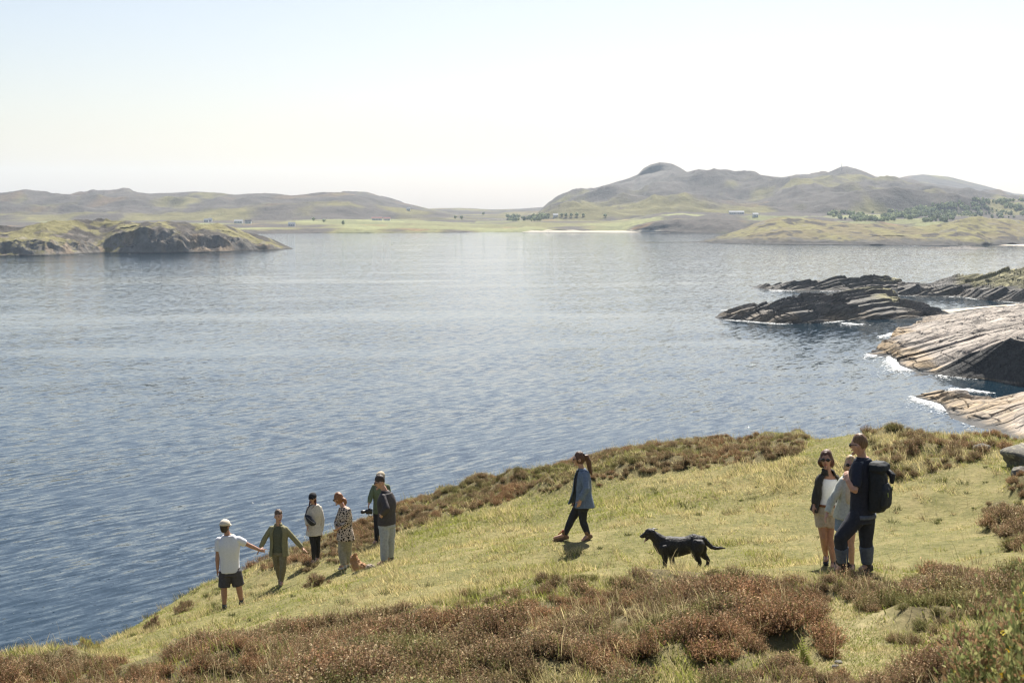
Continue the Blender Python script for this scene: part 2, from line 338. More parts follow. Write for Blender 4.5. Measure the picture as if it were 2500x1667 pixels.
# the low green coast with its cliffs
CO = [(-500, 540), (400, 538), (700, 536.5), (950, 535), (1130, 534), (1270, 533), (1420, 533.5), (1640, 536), (1900, 537), (2600, 538)]
CT = [(-500, 526, 2340), (500, 529, 2340), (650, 528, 2370), (800, 526, 2400), (900, 527, 2420), (1000, 527, 2430), (1060, 530, 2460), (1120, 531.5, 2470), (1190, 532, 2480), (1205, 528, 2475), (1260, 528.5, 2475), (1300, 526, 2480), (1385, 529, 2490), (1420, 530.5, 2490), (1450, 527, 2440), (1520, 512, 2430), (1640, 506, 2420), (1700, 510, 2420), (2600, 510, 2420)]
def coast_shape(V, T, px):
    V = V.copy(); x, y = V[..., 0], V[..., 1]; e = smooth(0.1, 0.6, T); cr = smooth(1380, 1500, px)[:, None]
    V[..., 2] += e*(3.0*fbm2(x/180, y/180, 4, 61)+cr*(10*ridged(x/160, y/130, 4, 63)-2))+(T < 1)*(T > 0.02)*2.5*fbm2(x/22, y/22, 3, 67)
    V[..., 1] += smooth(0, 0.5, T)*(T < 1.2)*20*fbm2(x/60, V[..., 2]/30, 3, 69)
    V[:, 0, 2] = -3; return V
V, T, px = loft(-500, 2600, 900, [curve([(a, b, None) for a, b in CO]), curve(CT), curve([(-500, 512, 2800), (800, 509, 2850), (1000, 512, 2850), (1090, 519, 2800), (1150, 516, 2800), (1220, 505, 2900), (1400, 503, 2950), (1480, 498, 2900), (1560, 490, 2850), (1640, 495, 2900), (2600, 500, 2900)]), curve([(-500, 506, 3400), (900, 498, 3400), (1150, 505, 3400), (1400, 494, 3400), (1600, 488, 3350), (2600, 492, 3400)])], [14, 34, 20], coast_shape)
x, y, z = V[..., 0], V[..., 1], V[..., 2]
n = fbm2(x/120, y/150, 4, 71); plots = _h(np.floor(x/95+0.4*np.sin(y/90)).astype(np.int64), np.floor(y/120).astype(np.int64), np.zeros(x.shape, np.int64), 5)
col = blend(np.broadcast_to(FIELD, V.shape)*(0.75+0.45*plots[..., None]), GRASS, smooth(-0.2, 0.2, n))
col = blend(col, HEATHER, smooth(0.05, 0.35, n+0.35*smooth(1380, 1520, px)[:, None]+0.25*smooth(700, 300, px)[:, None]+0.1*(T > 2)))
col = blend(col, BRACKEN, smooth(0.3, 0.5, fbm2(x/80, y/90, 3, 73))*0.8)
col = blend(col, DARKROCK_AND_SHADE*1.3, (T < 0.95)*smooth(0.9, 0.6, normals_z(V)+0.15*fbm2(x/40, y/40, 2, 3))*1.0)
bch = smooth(1205, 1225, px)*(1-smooth(1500, 1530, px))
col = blend(col, SAND, bch[:, None]*(z < 4.5+3*fbm2(x/30, y/30, 2, 8))*(T < 1.0)*smooth(0.95, 0.7, T))
land('coast', V, crag, col)
tag(mesh('beach', np.concatenate([at(p_, q_, sea_D(q_)) [None] for p_, q_ in [(1200, 534.2), (1260, 534.4), (1340, 534.6), (1430, 535.4), (1540, 535.8)]]+[at(p_, q_, 2475)[None] for p_, q_ in [(1200, 532.4), (1260, 531.2), (1340, 530.6), (1430, 530.3), (1540, 534.6)]])+np.array([0, 0, 0.3]),
 [[i, i+1, i+6, i+5] for i in range(4)], (lambda m: (m.base((0.36, 0.33, 0.275)), m.rough(0.95, 0.1), m.m)[2])(Mat('pale_sand'))), kind='structure')

# the island on the left
IS = [(-500, 522), (-200, 515), (0, 521), (44, 520), (94, 511), (158, 505), (228, 504), (289, 508), (312, 512), (340, 510), (363, 508), (403, 513), (470, 516), (504, 517), (551, 527), (591, 538), (628, 552), (658, 565), (678, 572)]
IW = [(-500, 592), (0, 589), (101, 588), (160, 586), (235, 582), (300, 583), (369, 583), (504, 580), (604, 575.5), (660, 573.5), (678, 572.8)]
IC = [(-500, 560), (0, 558), (100, 556), (200, 560), (240, 556), (262, 545), (330, 527), (400, 530), (430, 538), (504, 545), (604, 560), (650, 569), (678, 572.4)]
def island_shape(V, T, px):
    V = V.copy(); x, y = V[..., 0], V[..., 1]; e = smooth(0.05, 0.5, T)*smooth(678, 610, px)[:, None]; top = smooth(0.8, 1.2, T)
    V[..., 2] += e*((1-0.6*top)*7.5*ridged(x/18, y/22+V[..., 2]/14, 4, 81)+(1-0.5*top)*3.0*fbm2(x/30, y/30, 4, 83)-1)
    V[..., 1] += smooth(0.02, 0.5, T)*(T < 1.5)*12*fbm2(x/16, V[..., 2]/40, 4, 85)
    V[:, 0, 2] = -3; return V
V, T, px = loft(-500, 678, 620, [curve([(a, b, None) for a, b in IW]), curve([(a, b, sea_D(np.interp(a, *zip(*IW)))+14) for a, b in IC]), curve([(a, b, sea_D(np.interp(a, *zip(*IW)))+95) for a, b in IS]), curve([(a, b+26, sea_D(np.interp(a, *zip(*IW)))+200) for a, b in IS])], [50, 46, 10], island_shape)
x, y, z = V[..., 0], V[..., 1], V[..., 2]; n = fbm2(x/26, y/40, 4, 91); n2 = fbm2(x/9, y/14, 3, 93)
veg = blend(np.broadcast_to(GRASS*1.1, V.shape), HEATHER*0.75, smooth(-0.1, 0.15, n+0.5*n2))
rk = blend(np.broadcast_to(ROCK*1.0, V.shape), np.array([0.27, 0.21, 0.15]), smooth(0.05, 0.4, fbm2(x/12, y/12, 3, 95)))
col = blend(veg, rk, np.clip(smooth(0.86, 0.62, normals_z(V)+0.22*n2)+smooth(0.3, 0.5, n2), 0, 1)*smooth(2.1, 0.4, T+0.0))
land('island', V, crag, blend(col, DARKROCK_AND_SHADE*0.8, smooth(2.0, 0.3, z)))

# the headland on the right
RS = [(1575, 556), (1600, 553), (1640, 545), (1700, 527), (1740, 512), (1765, 504), (1790, 500), (1820, 502), (1870, 503), (1950, 512), (2000, 512), (2050, 517), (2100, 518), (2150, 516), (2200, 505), (2240, 501), (2260, 499), (2300, 503), (2352, 510), (2600, 512)]
RW = [(1575, 556.6), (1650, 559.5), (1800, 562), (2000, 563.5), (2200, 565), (2300, 562.5), (2352, 562), (2600, 562)]
def headland_shape(V, T, px):
    V = V.copy(); x, y = V[..., 0], V[..., 1]; e = smooth(0.05, 0.6, T)*smooth(1575, 1660, px)[:, None]
    V[..., 2] += e*(2.6*ridged(x/34, y/60, 4, 101)+2.4*fbm2(x/60, y/60, 4, 103)-1+smooth(2120, 2200, px)[:, None]*(2.5*ridged(x/25, y/50, 3, 105)))
    V[..., 1] += smooth(0.02, 0.5, T)*(T < 1.3)*10*fbm2(x/20, V[..., 2]/30, 4, 107)
    V[:, 0, 2] = -3; return V
V, T, px = loft(1575, 2600, 520, [curve([(a, b, None) for a, b in RW]), curve([(a, b-8*smooth(1575, 1700, np.array(a))+0*b, sea_D(b)+14) for a, b in RW]), curve([(a, b, sea_D(np.interp(a, *zip(*RW)))+230) for a, b in RS]), curve([(a, b+18, sea_D(np.interp(a, *zip(*RW)))+420) for a, b in RS])], [18, 70, 10], headland_shape)
x, y, z = V[..., 0], V[..., 1], V[..., 2]; n = fbm2(x/40, y/70, 4, 111); n2 = fbm2(x/12, y/25, 3, 113)
col = blend(np.broadcast_to(np.array([0.15, 0.128, 0.07]), V.shape), GRASS*1.15, smooth(-0.1, 0.25, n))
col = blend(col, HEATHER*0.8, smooth(0.1, 0.4, n2))
col = blend(col, ROCK*0.75, np.clip(smooth(0.93, 0.8, normals_z(V)+0.2*n2)*0.9, 0, 1))
land('headland', V, crag, blend(col, DARKROCK_AND_SHADE, smooth(8.5, 2.5, z+7*n2+3*n)))

# layered rocks: bedding steps cut into a lofted surface
def bedded(seed, amp, width, edge=0.5, dirv=(0.57, -0.82), rough_=0.5, clus=0.75):
    def f(V, T, px):
        V = V.copy(); x, y, z0 = V[..., 0], V[..., 1], V[..., 2]
        e = smooth(0.0, edge, T)*smooth(0.0, 1.2, z0+0.4)
        t = dirv[0]*x+dirv[1]*y+2.4*fbm2(x/26, y/60, 3, seed)-1.6*z0
        s = -dirv[1]*x+dirv[0]*y
        for k, (wd, am) in enumerate(((width, amp), (width*2.6, amp*1.5))):
            u = t/wd+0.25*fbm2(x/30+k*5, y/60, 2, seed+k); i = np.floor(u); fr = u-i
            on = smooth(0.25, 0.6, _h(i.astype(np.int64), np.floor(s/22+_h(i.astype(np.int64), i.astype(np.int64)*0, i.astype(np.int64)*0, seed+40)*9).astype(np.int64), i.astype(np.int64)*0, seed+k))
            saw = np.where(fr < 0.88, fr/0.88, (1-fr)/0.12)-0.5
            V[..., 2] += e*am*saw*(0.25+on)*(clus+(1.15-clus)*smooth(-0.2, 0.3, fbm2(x/22+k*9, y/60, 2, seed+90+k)))
        ci = np.floor((t+1.5*fbm2(x/9, y/20, 2, seed+31))/5.5).astype(np.int64); cj = np.floor((s+4*fbm2(x/12, y/25, 2, seed+32))/13+_h(ci, ci*0, ci*0, seed+33)*3).astype(np.int64)
        V[..., 2] += e*amp*0.55*(_h(ci, cj, ci*0, seed+34)-0.5)
        cr = np.abs(fbm2(x/11+z0/5, y/22, 3, seed+77)); V[..., 2] -= e*0.7*amp*np.exp(-(cr/0.018)**2)
        V[..., 2] += e*rough_*fbm2(x/5, y/9, 2, seed+60)
        V[:, 0, 2] = -1.5; return V
    return f
rkm = Mat('bedded_rock')
def rmap(scale, rot, tilt=0.0):
    tc = rkm.n('ShaderNodeTexCoord'); mp = rkm.n('ShaderNodeMapping', vector_type='TEXTURE'); mp.inputs['Scale'].default_value = scale; mp.inputs['Rotation'].default_value = (0, tilt, rot); rkm.l(tc.outputs['Object'], mp.inputs['Vector']); return mp.outputs['Vector']
nA = rkm.noise(rmap((16, 1.6, 0.9), 0.6, -0.2), 1.0, 5, 0.6); nB = rkm.noise(rmap((30, 4, 2.2), 0.62, -0.2), 1.0, 3, 0.55); nC = rkm.noise(rmap((3, 3, 2), 0.2), 1.0, 5, 0.65)
vC = rkm.n('ShaderNodeTexVoronoi', feature='DISTANCE_TO_EDGE'); vC.inputs['Scale'].default_value = 1.0; rkm.l(rmap((9, 3.5, 3), 0.9), vC.inputs['Vector'])
lines = rkm.mix(1.0, rkm.ramp(nB, [(0.40, (1, 1, 1)), (0.45, (0.42,)*3), (0.5, (1, 1, 1)), (0.60, (0.95,)*3), (0.635, (0.5,)*3), (0.67, (1, 1, 1))]), rkm.ramp(vC.outputs['Distance'], [(0.0, (0.45,)*3), (0.035, (1, 1, 1))]), 'MULTIPLY')
tone = rkm.mix(1.0, rkm.ramp(nA, [(0.28, (0.55,)*3), (0.5, (0.95,)*3), (0.72, (1.25,)*3)]), rkm.ramp(nC, [(0.3, (0.7,)*3), (0.7, (1.2,)*3)]), 'MULTIPLY')
rkm.base(rkm.mix(1.0, rkm.attr(), rkm.mix(1.0, tone, lines, 'MULTIPLY'), 'MULTIPLY')); rkm.rough(0.8, 0.3); rkm.bump(rkm.math('ADD', nA, rkm.math('MULTIPLY', nC, 0.5)), 0.9, 0.7); rkm = rkm.m
PALE = np.array([0.35, 0.30, 0.25]); OCHRE = np.array([0.33, 0.235, 0.125]); GREYR = np.array([0.17, 0.158, 0.142])
def rock_cols(V, T, pale, seed, ochre=1.0, grass=None, face=None):
    x, y, z = V[..., 0], V[..., 1], V[..., 2]; n = fbm2(x/9, y/22, 4, seed)
    c = np.broadcast_to(pale, V.shape)*(1+0.35*n[..., None])
    c = blend(c, OCHRE, ochre*smooth(-0.1, 0.4, fbm2(x/8, y/18, 3, seed+3)+0.5*smooth(5, 1, z)-0.2)*smooth(6.5, 1.0, z))
    if face is not None: c = blend(c, DARKROCK_AND_SHADE*0.5, face)  # shade of the steep face put into the rock colour
    if grass is not None: c = blend(c, GRASS*1.7, np.clip(grass*1.3, 0, 1)*smooth(0.3, 0.6, normals_z(V)+0.25*n))
    return blend(c, DARKROCK_AND_SHADE*0.55, smooth(0.75, 0.15, z+0.5*n))
WATERLINES = []
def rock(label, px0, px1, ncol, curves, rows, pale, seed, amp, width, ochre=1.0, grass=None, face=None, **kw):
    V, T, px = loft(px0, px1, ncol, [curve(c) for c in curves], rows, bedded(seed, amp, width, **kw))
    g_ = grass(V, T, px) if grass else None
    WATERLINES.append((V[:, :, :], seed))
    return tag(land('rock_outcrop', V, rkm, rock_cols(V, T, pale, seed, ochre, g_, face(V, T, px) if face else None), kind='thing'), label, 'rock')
def wl(pts, W, delta):        # distance = that of the waterline W in the same column + delta
    wx = [a for a, b, d in W]; wy = [b for a, b, d in W]
    return [(a, b, sea_D(np.interp(a, wx, wy))+delta) for a, b, *_ in pts]
def off(c, d, dpy=0): return [(a, b+dpy, (sea_D(b) if D is None else D)+d) for a, b, D in c]

# big pale slab; the shade on its overhanging face is painted dark
W4 = [(1993, 814, None), (2045, 820, None), (2068, 842, None), (2107, 856, None), (2173, 864, None), (2268, 874, None), (2352, 889, None), (2520, 905, None)]
E4 = [(1993, 813, 391), (2045, 815, 387), (2068, 836, 364), (2107, 849, 352), (2150, 851, 345), (2175, 838, 344), (2195, 826, 343), (2255, 803, 339), (2352, 778, 325), (2520, 745, 312)]
M4 = [(1993, 812, 391.5), (2035, 799, 400), (2080, 785, 396), (2140, 772, 396), (2230, 758, 396), (2352, 738, 392), (2520, 712, 382)]
S4 = [(1993, 811, 393), (2030, 787, 414), (2060, 757, 452), (2100, 742, 470), (2140, 729, 482), (2196, 722, 484), (2288, 709, 482), (2352, 698, 482), (2520, 670, 480)]
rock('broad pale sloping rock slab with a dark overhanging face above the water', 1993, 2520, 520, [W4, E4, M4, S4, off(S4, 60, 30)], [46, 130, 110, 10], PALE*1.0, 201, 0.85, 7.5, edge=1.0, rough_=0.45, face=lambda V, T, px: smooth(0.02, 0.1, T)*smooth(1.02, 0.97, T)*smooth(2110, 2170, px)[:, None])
W5 = [(2095, 912, None), (2160, 930, None), (2183, 960, None), (2238, 980, None), (2304, 996, None), (2352, 1016, None), (2520, 1060, None)]
M5 = [(2095, 911.5, 301), (2140, 906, 300), (2206, 916, 289), (2255, 926, 281), (2301, 931, 276), (2352, 931, 271), (2520, 930, 262)]
S5 = [(2095, 911, 302), (2140, 898, 306), (2175, 895, 304), (2206, 897, 303), (2255, 912, 297), (2280, 911, 297), (2301, 907, 296), (2352, 898, 292), (2520, 868, 285)]
rock('low ochre streaked rock slab sloping into the foam, nearest the grassy hill', 2095, 2520, 420, [W5, M5, S5, off(S5, 14, 35)], [120, 70, 14], PALE*1.0, 211, 0.6, 5.5, ochre=0.8, edge=0.35, rough_=0.35)
# dark jagged rock islet with a grassy cap
W3 = [(1629, 732, None), (1713, 738, None), (1785, 744, None), (1878, 743, None), (1937, 737, None), (2009, 735, None), (2080, 733, None), (2126, 730, None), (2200, 727, None)]
S3 = [(1629, 731, 524), (1680, 711, 535), (1740, 699, 540), (1795, 689, 540), (1841, 682, 540), (1880, 680, 540), (1910, 678, 540), (1929, 668, 545), (1955, 661, 550), (1975, 658, 552), (2018, 657, 555), (2051, 668, 555), (2074, 684, 550), (2107, 698, 548), (2126, 706, 545), (2200, 724, 545)]
F3 = [(1629, 731.6, 522), (1713, 723, 516), (1785, 722, 510), (1878, 715, 510), (1937, 712, 514), (2009, 705, 520), (2080, 712, 525), (2126, 720, 530), (2200, 726, 535)]
def cap3(V, T, px): return (np.exp(-((px-2055)/42.0)**2)[:, None]*smooth(1.15, 1.5, T)+0.6*np.exp(-((px-1990)/55.0)**2)[:, None]*smooth(1.6, 1.85, T))
rock('dark jagged rock islet with tilted layers and a grassy cap', 1629, 2200, 480, [W3, wl(F3, W3, 5), wl(S3, W3, 24), off(wl(S3, W3, 24), 30, 40)], [70, 80, 10], GREYR*0.75, 221, 1.5, 5.5, ochre=0.35, grass=cap3, edge=0.25, dirv=(0.57, -0.82), rough_=0.7)
# low shelf between islet and slab
W6 = [(1935, 742, None), (2009, 746, None), (2060, 757, None), (2110, 764, None), (2170, 760, None)]
S6 = [(1935, 738, 515), (2009, 733, 530), (2060, 731, 535), (2110, 727, 535), (2170, 722, 535)]
rock('low dark rock shelf joining the jagged islet to the pale slab', 1935, 2170, 200, [W6, S6, off(S6, 25, 25)], [70, 8], GREYR*0.9, 231, 0.6, 4, ochre=1.0, edge=0.3, rough_=0.35)
# reef behind
W1 = [(1716, 659, None), (1760, 665, None), (1810, 668, None), (1908, 669, None), (2000, 668, None), (2085, 664, None)]
S1 = [(1716, 657.5, 735), (1760, 653, 740), (1823, 646, 745), (1890, 641, 745), (1905, 636, 745), (1919, 633, 748), (1945, 635, 750), (1967, 638, 750), (1985, 635, 750), (2007, 632, 752), (2040, 635, 750), (2066, 640, 745), (2085, 653, 735)]
def cap1(V, T, px): return np.exp(-((px-2045)/28.0)**2)[:, None]*smooth(0.5, 0.75, T)
rock('long dark low reef behind the jagged islet', 1716, 2085, 330, [W1, wl(S1, W1, 11), off(wl(S1, W1, 11), 30, 25)], [80, 8], GREYR*0.55, 241, 1.2, 6, ochre=0.1, grass=cap1, edge=0.3, rough_=1.0)
W2 = [(2062, 679, None), (2120, 682, None), (2204, 682, None), (2260, 690, None), (2319, 694, None), (2352, 698, None), (2520, 705, None)]
F2 = [(2062, 662, 665), (2100, 656, 670), (2138, 660, 665), (2180, 656, 665), (2204, 662, 660), (2260, 663, 660), (2319, 665, 650), (2352, 668, 645), (2520, 668, 640)]
S2 = [(2062, 653, 690), (2085, 650, 700), (2110, 653, 700), (2138, 653, 705), (2165, 644, 715), (2197, 633, 720), (2230, 632, 730), (2263, 631, 740), (2302, 621, 750), (2352, 615, 755), (2520, 600, 760)]
def cap2(V, T, px): return smooth(2180, 2230, px)[:, None]*smooth(1.05, 1.3, T)
rock('far rocky point with a brown grass top behind the small lagoon', 2062, 2520, 380, [W2, wl(F2, W2, 7), wl(S2, W2, 70), off(wl(S2, W2, 70), 60, 12)], [60, 70, 10], GREYR*0.65, 251, 1.1, 6, ochre=0.15, grass=cap2, edge=0.35, rough_=0.7)
# skerries
rock('small dark skerry off the green headland', 2112, 2285, 120, [[(2112, 573, None), (2200, 574.5, None), (2285, 572.5, None)], [(2112, 572.5, 1420), (2140, 569.5, 1440), (2200, 567, 1450), (2225, 565.5, 1450), (2285, 572, 1440)], [(2112, 574, 1500), (2285, 574, 1500)]], [26, 6], GREYR*0.7, 261, 0.8, 9, ochre=0.2, edge=0.4, rough_=1.5)
# sand of the lagoon and of the far right beach
sandm = Mat('lagoon_sand'); nzs = sandm.noise(sandm.coords(), 0.4, 4); sandm.base(sandm.ramp(nzs, [(0.3, (0.5, 0.42, 0.33)), (0.7, (0.64, 0.57, 0.47))])); sandm.rough(0.95, 0.1)
def sand(pts, base_z=0.25):
    P = np.array([at(a, b, d) for a, b, d in pts]); c = P.mean(0)[None]; n = len(P)
    P[:, 2] = np.maximum(P[:, 2], -0.4); rings = [c+(P-c)*k for k in (1, 0.66, 0.33)]
    for k, r in enumerate(rings): r[:, 2] += (0, 0.35, 0.5)[k]+base_z*0.2*fbm2(r[:, 0]/6, r[:, 1]/6, 2, 5)
    V = np.concatenate(rings+[c+np.array([[0, 0, 0.5]])]); F = [[k*n+i, k*n+(i+1) % n, (k+1)*n+(i+1) % n, (k+1)*n+i] for k in range(2) for i in range(n)]+[[2*n+i, 2*n+(i+1) % n, 3*n, 3*n] for i in range(n)]
    F4 = [f for f in F if f[2] != f[3]]; me = bpy.data.meshes.new('beach'); me.from_pydata([tuple(q) for q in V], [], F4+[f[:3] for f in F if f[2] == f[3]]); me.materials.append(sandm.m)
    tag(link(bpy.data.objects.new('beach', me)), kind='structure')
sand([(2130, 722, sea_D(722)), (2185, 718, sea_D(718)), (2260, 711, sea_D(711)), (2352, 703, sea_D(703)), (2500, 700, sea_D(700)), (2500, 690, 600), (2400, 694, 600), (2330, 699, 592), (2230, 707, 572), (2165, 713, 556), (2135, 717, 545)])
sand([(2225, 671, 655), (2262, 672, 652), (2285, 670, 650), (2350, 672, 648), (2400, 680, 640), (2400, 664, 662), (2340, 660, 668), (2290, 657, 672), (2255, 661, 668), (2230, 667, 660)], 0.4)
sand([(2290, 564, sea_D(564)), (2352, 564.6, sea_D(564.6)), (2600, 565, sea_D(565)), (2600, 560, 1640), (2352, 560, 1640), (2310, 561.5, 1610)])

# ------------------------------------------------------------------ grass, heather, straw
def leaf_mat(name, transl=0.35, rough=0.8):
    m = Mat(name); c = m.attr(); m.base(c); m.rough(rough, 0.15)
    tr = m.n('ShaderNodeBsdfTranslucent'); m.l(c, tr.inputs['Color']); mx = m.n('ShaderNodeMixShader'); mx.inputs[0].default_value = transl
    m.l(m.b.outputs[0], mx.inputs[1]); m.l(tr.outputs[0], mx.inputs[2]); m.l(mx.outputs[0], m.out.inputs['Surface']); return m.m
grass_m = leaf_mat('grass_blades', 0.5); heath_m = leaf_mat('heather_sprigs', 0.35, 0.9)

def scatter(n, dens_fn, x0=-16, x1=22, y0=8.5, y1=50):
    x = rng.uniform(x0, x1, n); y = rng.uniform(y0, y1, n); z = ground_z(x, y); P = np.stack([x, y, z], 1)
    px, py = proj(P); ok = (px > -260) & (px < 3200) & (py < 1720) & (py > 900)
    ok &= poly_sd(x, y, pl) < 1.6
    P, px, py = P[ok], px[ok], py[ok]; d = dens_fn(P, px, py); k = rng.random(len(P)) < d
    return P[k], px[k], py[k]
def blades(P, h, wdt, lean, az, c0, c1, faces2=False):
    n = len(P); fa = rng.uniform(0, 2*np.pi, n); side = np.stack([np.cos(fa), np.sin(fa), np.zeros(n)], 1)*wdt[:, None]
    d = np.stack([np.cos(az), np.sin(az), np.zeros(n)], 1); up = np.array([0, 0, 1.0])
    if not faces2:
        tip = P+up*(h*np.cos(lean))[:, None]+d*(h*np.sin(lean))[:, None]
        V = np.stack([P-side, P+side, tip], 1).reshape(-1, 3); F = np.arange(3*n).reshape(-1, 3)
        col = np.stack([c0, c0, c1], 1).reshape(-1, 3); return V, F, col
    m1 = P+up*(h*0.55*np.cos(lean*0.6))[:, None]+d*(h*0.55*np.sin(lean*0.6))[:, None]
    m2 = m1+up*(h*0.3*np.cos(lean*1.5))[:, None]+d*(h*0.3*np.sin(lean*1.5))[:, None]
    tip = m2+up*(h*0.25*np.cos(lean*2.3))[:, None]+d*(h*0.25*np.sin(lean*2.3))[:, None]
    V = np.stack([P-side, P+side, m1-side*0.9, m1+side*0.9, m2-side*0.6, m2+side*0.6, tip], 1).reshape(-1, 3); b = (np.arange(n)*7)[:, None]
    F = np.concatenate([b+np.array([q]) for q in ([0, 1, 3], [0, 3, 2], [2, 3, 5], [2, 5, 4], [4, 5, 6])], 0)
    cm = c0*0.5+c1*0.5; col = np.stack([c0, c0, cm, cm, c1, c1, c1], 1).reshape(-1, 3); return V, F, col

# grass
def gd(P, px, py):
    m = heath_mask(px, py)*heath_dens(P[:, 0], P[:, 1]); p = region(px, py, PATH, 12); D = P[:, 1]
    return np.clip((1-0.8*m)*(1-0.05*p)*np.clip(22/D, 0.45, 1.0)**0.8, 0, 1)
P, px, py = scatter(1650000, gd); n = len(P)
t1 = fbm2(P[:, 0]*0.9, P[:, 1]*0.55, 4, 301); t2 = fbm2(P[:, 0]*3.2, P[:, 1]*2.2, 3, 305); tuss = smooth(0.10, 0.42, t1*0.55+t2*0.8)
rough_area = smooth(0, 1, np.maximum(region(px, py, [(560, 1300), (900, 1190), (1300, 1120), (1500, 1100), (1860, 1040), (1990, 1010), (2060, 1120), (1600, 1160), (1200, 1190), (900, 1270)], 40), region(px, py, KN, 20)))
h = (0.022+0.032*rng.random(n)**1.5+0.12*tuss+0.035*rough_area)*(0.85+0.3*rng.random(n)); h *= 1-0.25*region(px, py, PATH, 25)
h += 0.07*heath_mask(px, py)*(0.4+rng.random(n)); h *= 1-0.35*smooth(1750, 2000, px)*(1-rough_area)
for v_ in FEET.values():
    q_ = sp(*v_); h *= 1-0.5*np.exp(-((P[:, 0]-q_[0])**2+(P[:, 1]-q_[1])**2)/0.35)
dry = np.clip(0.38+1.5*fbm2(P[:, 0]*0.55+9, P[:, 1]*0.4, 4, 311)+0.5*t2+0.3*tuss+0.28*rough_area+0.35*region(px, py, PATH, 30)+0.15*smooth(1950, 2300, px), 0, 1)
isdry = rng.random(n) < dry*0.9
green = np.array([0.24, 0.28, 0.06])*(0.5+0.9*rng.random((n, 1))); straw = np.array([0.64, 0.54, 0.27])*(0.5+0.8*rng.random((n, 1)))
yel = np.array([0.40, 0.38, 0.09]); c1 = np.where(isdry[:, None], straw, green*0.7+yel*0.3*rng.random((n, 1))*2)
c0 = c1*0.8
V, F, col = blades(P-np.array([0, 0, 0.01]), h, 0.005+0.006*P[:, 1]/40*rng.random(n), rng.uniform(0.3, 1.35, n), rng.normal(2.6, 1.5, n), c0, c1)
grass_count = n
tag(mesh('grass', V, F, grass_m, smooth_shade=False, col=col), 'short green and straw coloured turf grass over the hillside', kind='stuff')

# shorter trodden grass on the path and in the gaps close by
def gd2(P, px, py): return np.clip(region(px, py, PATH, 20)+0.6*(1-heath_mask(px, py)*heath_dens(P[:, 0], P[:, 1]))*smooth(1300, 1340, py), 0, 1)
P, px, py = scatter(420000, gd2, -4, 9, 9.5, 20); n = len(P); t1 = fbm2(P[:, 0]*2.2, P[:, 1]*1.6, 3, 451)
sd2 = rng.random((n, 1)) < (0.55+0.9*t1)[:, None]; c1 = np.where(sd2, np.array([0.58, 0.48, 0.26]), np.array([0.24, 0.27, 0.065]))*(0.5+0.8*rng.random((n, 1)))
V, F, col = blades(P, 0.015+0.03*rng.random(n)+0.05*np.maximum(t1, 0), 0.003+0.002*rng.random(n), rng.uniform(0.3, 1.4, n), rng.uniform(0, 6.3, n), c1*0.8, c1)
tag(mesh('path_grass', V, F, grass_m, smooth_shade=False, col=col), 'trodden pale grass on the path', kind='stuff')
# heather
def hd(P, px, py): rb = region(px, py, RB, 9); return np.clip(heath_mask(px, py)*np.maximum(heath_dens(P[:, 0], P[:, 1]), 0.85*rb)*np.maximum(np.clip(20/P[:, 1], 0.5, 1), 0.9*rb), 0, 1)
Pc, px, py = scatter(52000, hd); nc = len(Pc)
hp = Mat('heather_plant'); ia = hp.n('ShaderNodeAttribute'); ia.attribute_type = 'INSTANCER'; ia.attribute_name = 'tint'
hc = hp.mix(1.0, hp.attr('tint'), ia.outputs['Color'], 'MULTIPLY'); hp.base(hc); hp.rough(0.9, 0.15)
tr = hp.n('ShaderNodeBsdfTranslucent'); hp.l(hc, tr.inputs['Color']); mx = hp.n('ShaderNodeMixShader'); mx.inputs[0].default_value = 0.35; hp.l(hp.b.outputs[0], mx.inputs[1]); hp.l(tr.outputs[0], mx.inputs[2]); hp.l(mx.outputs[0], hp.out.inputs['Surface'])
plants = bpy.data.collections.new('heather_plants')       # prototypes, not linked to the scene
for k in range(6):
    n = 300; az = rng.uniform(0, 2*np.pi, n); tl = rng.random(n)**0.6*1.3; L = 0.09+0.10*rng.random(n); L *= 1+0.35*noise2(np.cos(az)*1.5+k*7, np.sin(az)*1.5+tl, 55+k)
    d = np.stack([np.cos(az)*np.sin(tl), np.sin(az)*np.sin(tl), np.cos(tl)], 1); b0 = np.stack([rng.normal(0, 0.035, n), rng.normal(0, 0.035, n), np.zeros(n)], 1); mid = b0+d*(L*0.45)[:, None]; tip = mid+(d*0.75+np.array([0, 0, 0.45]))*(L*0.5)[:, None]+rng.normal(0, 0.008, (n, 3))
    fa = rng.uniform(0, 2*np.pi, n); sd_ = np.stack([np.cos(fa), np.sin(fa), 0*fa], 1)*0.0028
    Vs = [np.stack([b0+d*(L*0.15)[:, None], mid+sd_, mid-sd_], 1).reshape(-1, 3), np.stack([mid-sd_, mid+sd_, tip], 1).reshape(-1, 3)]
    stem = np.array([0.10, 0.07, 0.04])*(0.6+0.8*rng.random((n, 1))); Cs = [np.repeat(stem*0.7, 3, 0), np.repeat(stem, 3, 0)]
    bud = np.where(rng.random((n, 1)) < 0.62, np.array([0.335, 0.225, 0.14]), np.where(rng.random((n, 1)) < 0.6, np.array([0.20, 0.19, 0.075]), np.array([0.60, 0.48, 0.32])))
    for j in range(5):
        t = 0.25+0.75*rng.random(n); p_ = mid+(tip-mid)*t[:, None]; q = rng.normal(0, 1, (3, n, 3)); q /= np.linalg.norm(q, axis=2, keepdims=True); r_ = (0.0065+0.004*rng.random(n))[:, None]
        Vs.append(np.stack([p_+q[0]*r_, p_+q[1]*r_, p_+q[2]*r_], 1).reshape(-1, 3)); Cs.append(np.repeat(bud*(0.55+0.75*rng.random((n, 1))), 3, 0))
    V = np.concatenate(Vs); o = mesh('heather_plant', V, np.arange(len(V)).reshape(-1, 3), hp.m, None, False, np.concatenate(Cs)); C.objects.unlink(o); plants.objects.link(o)
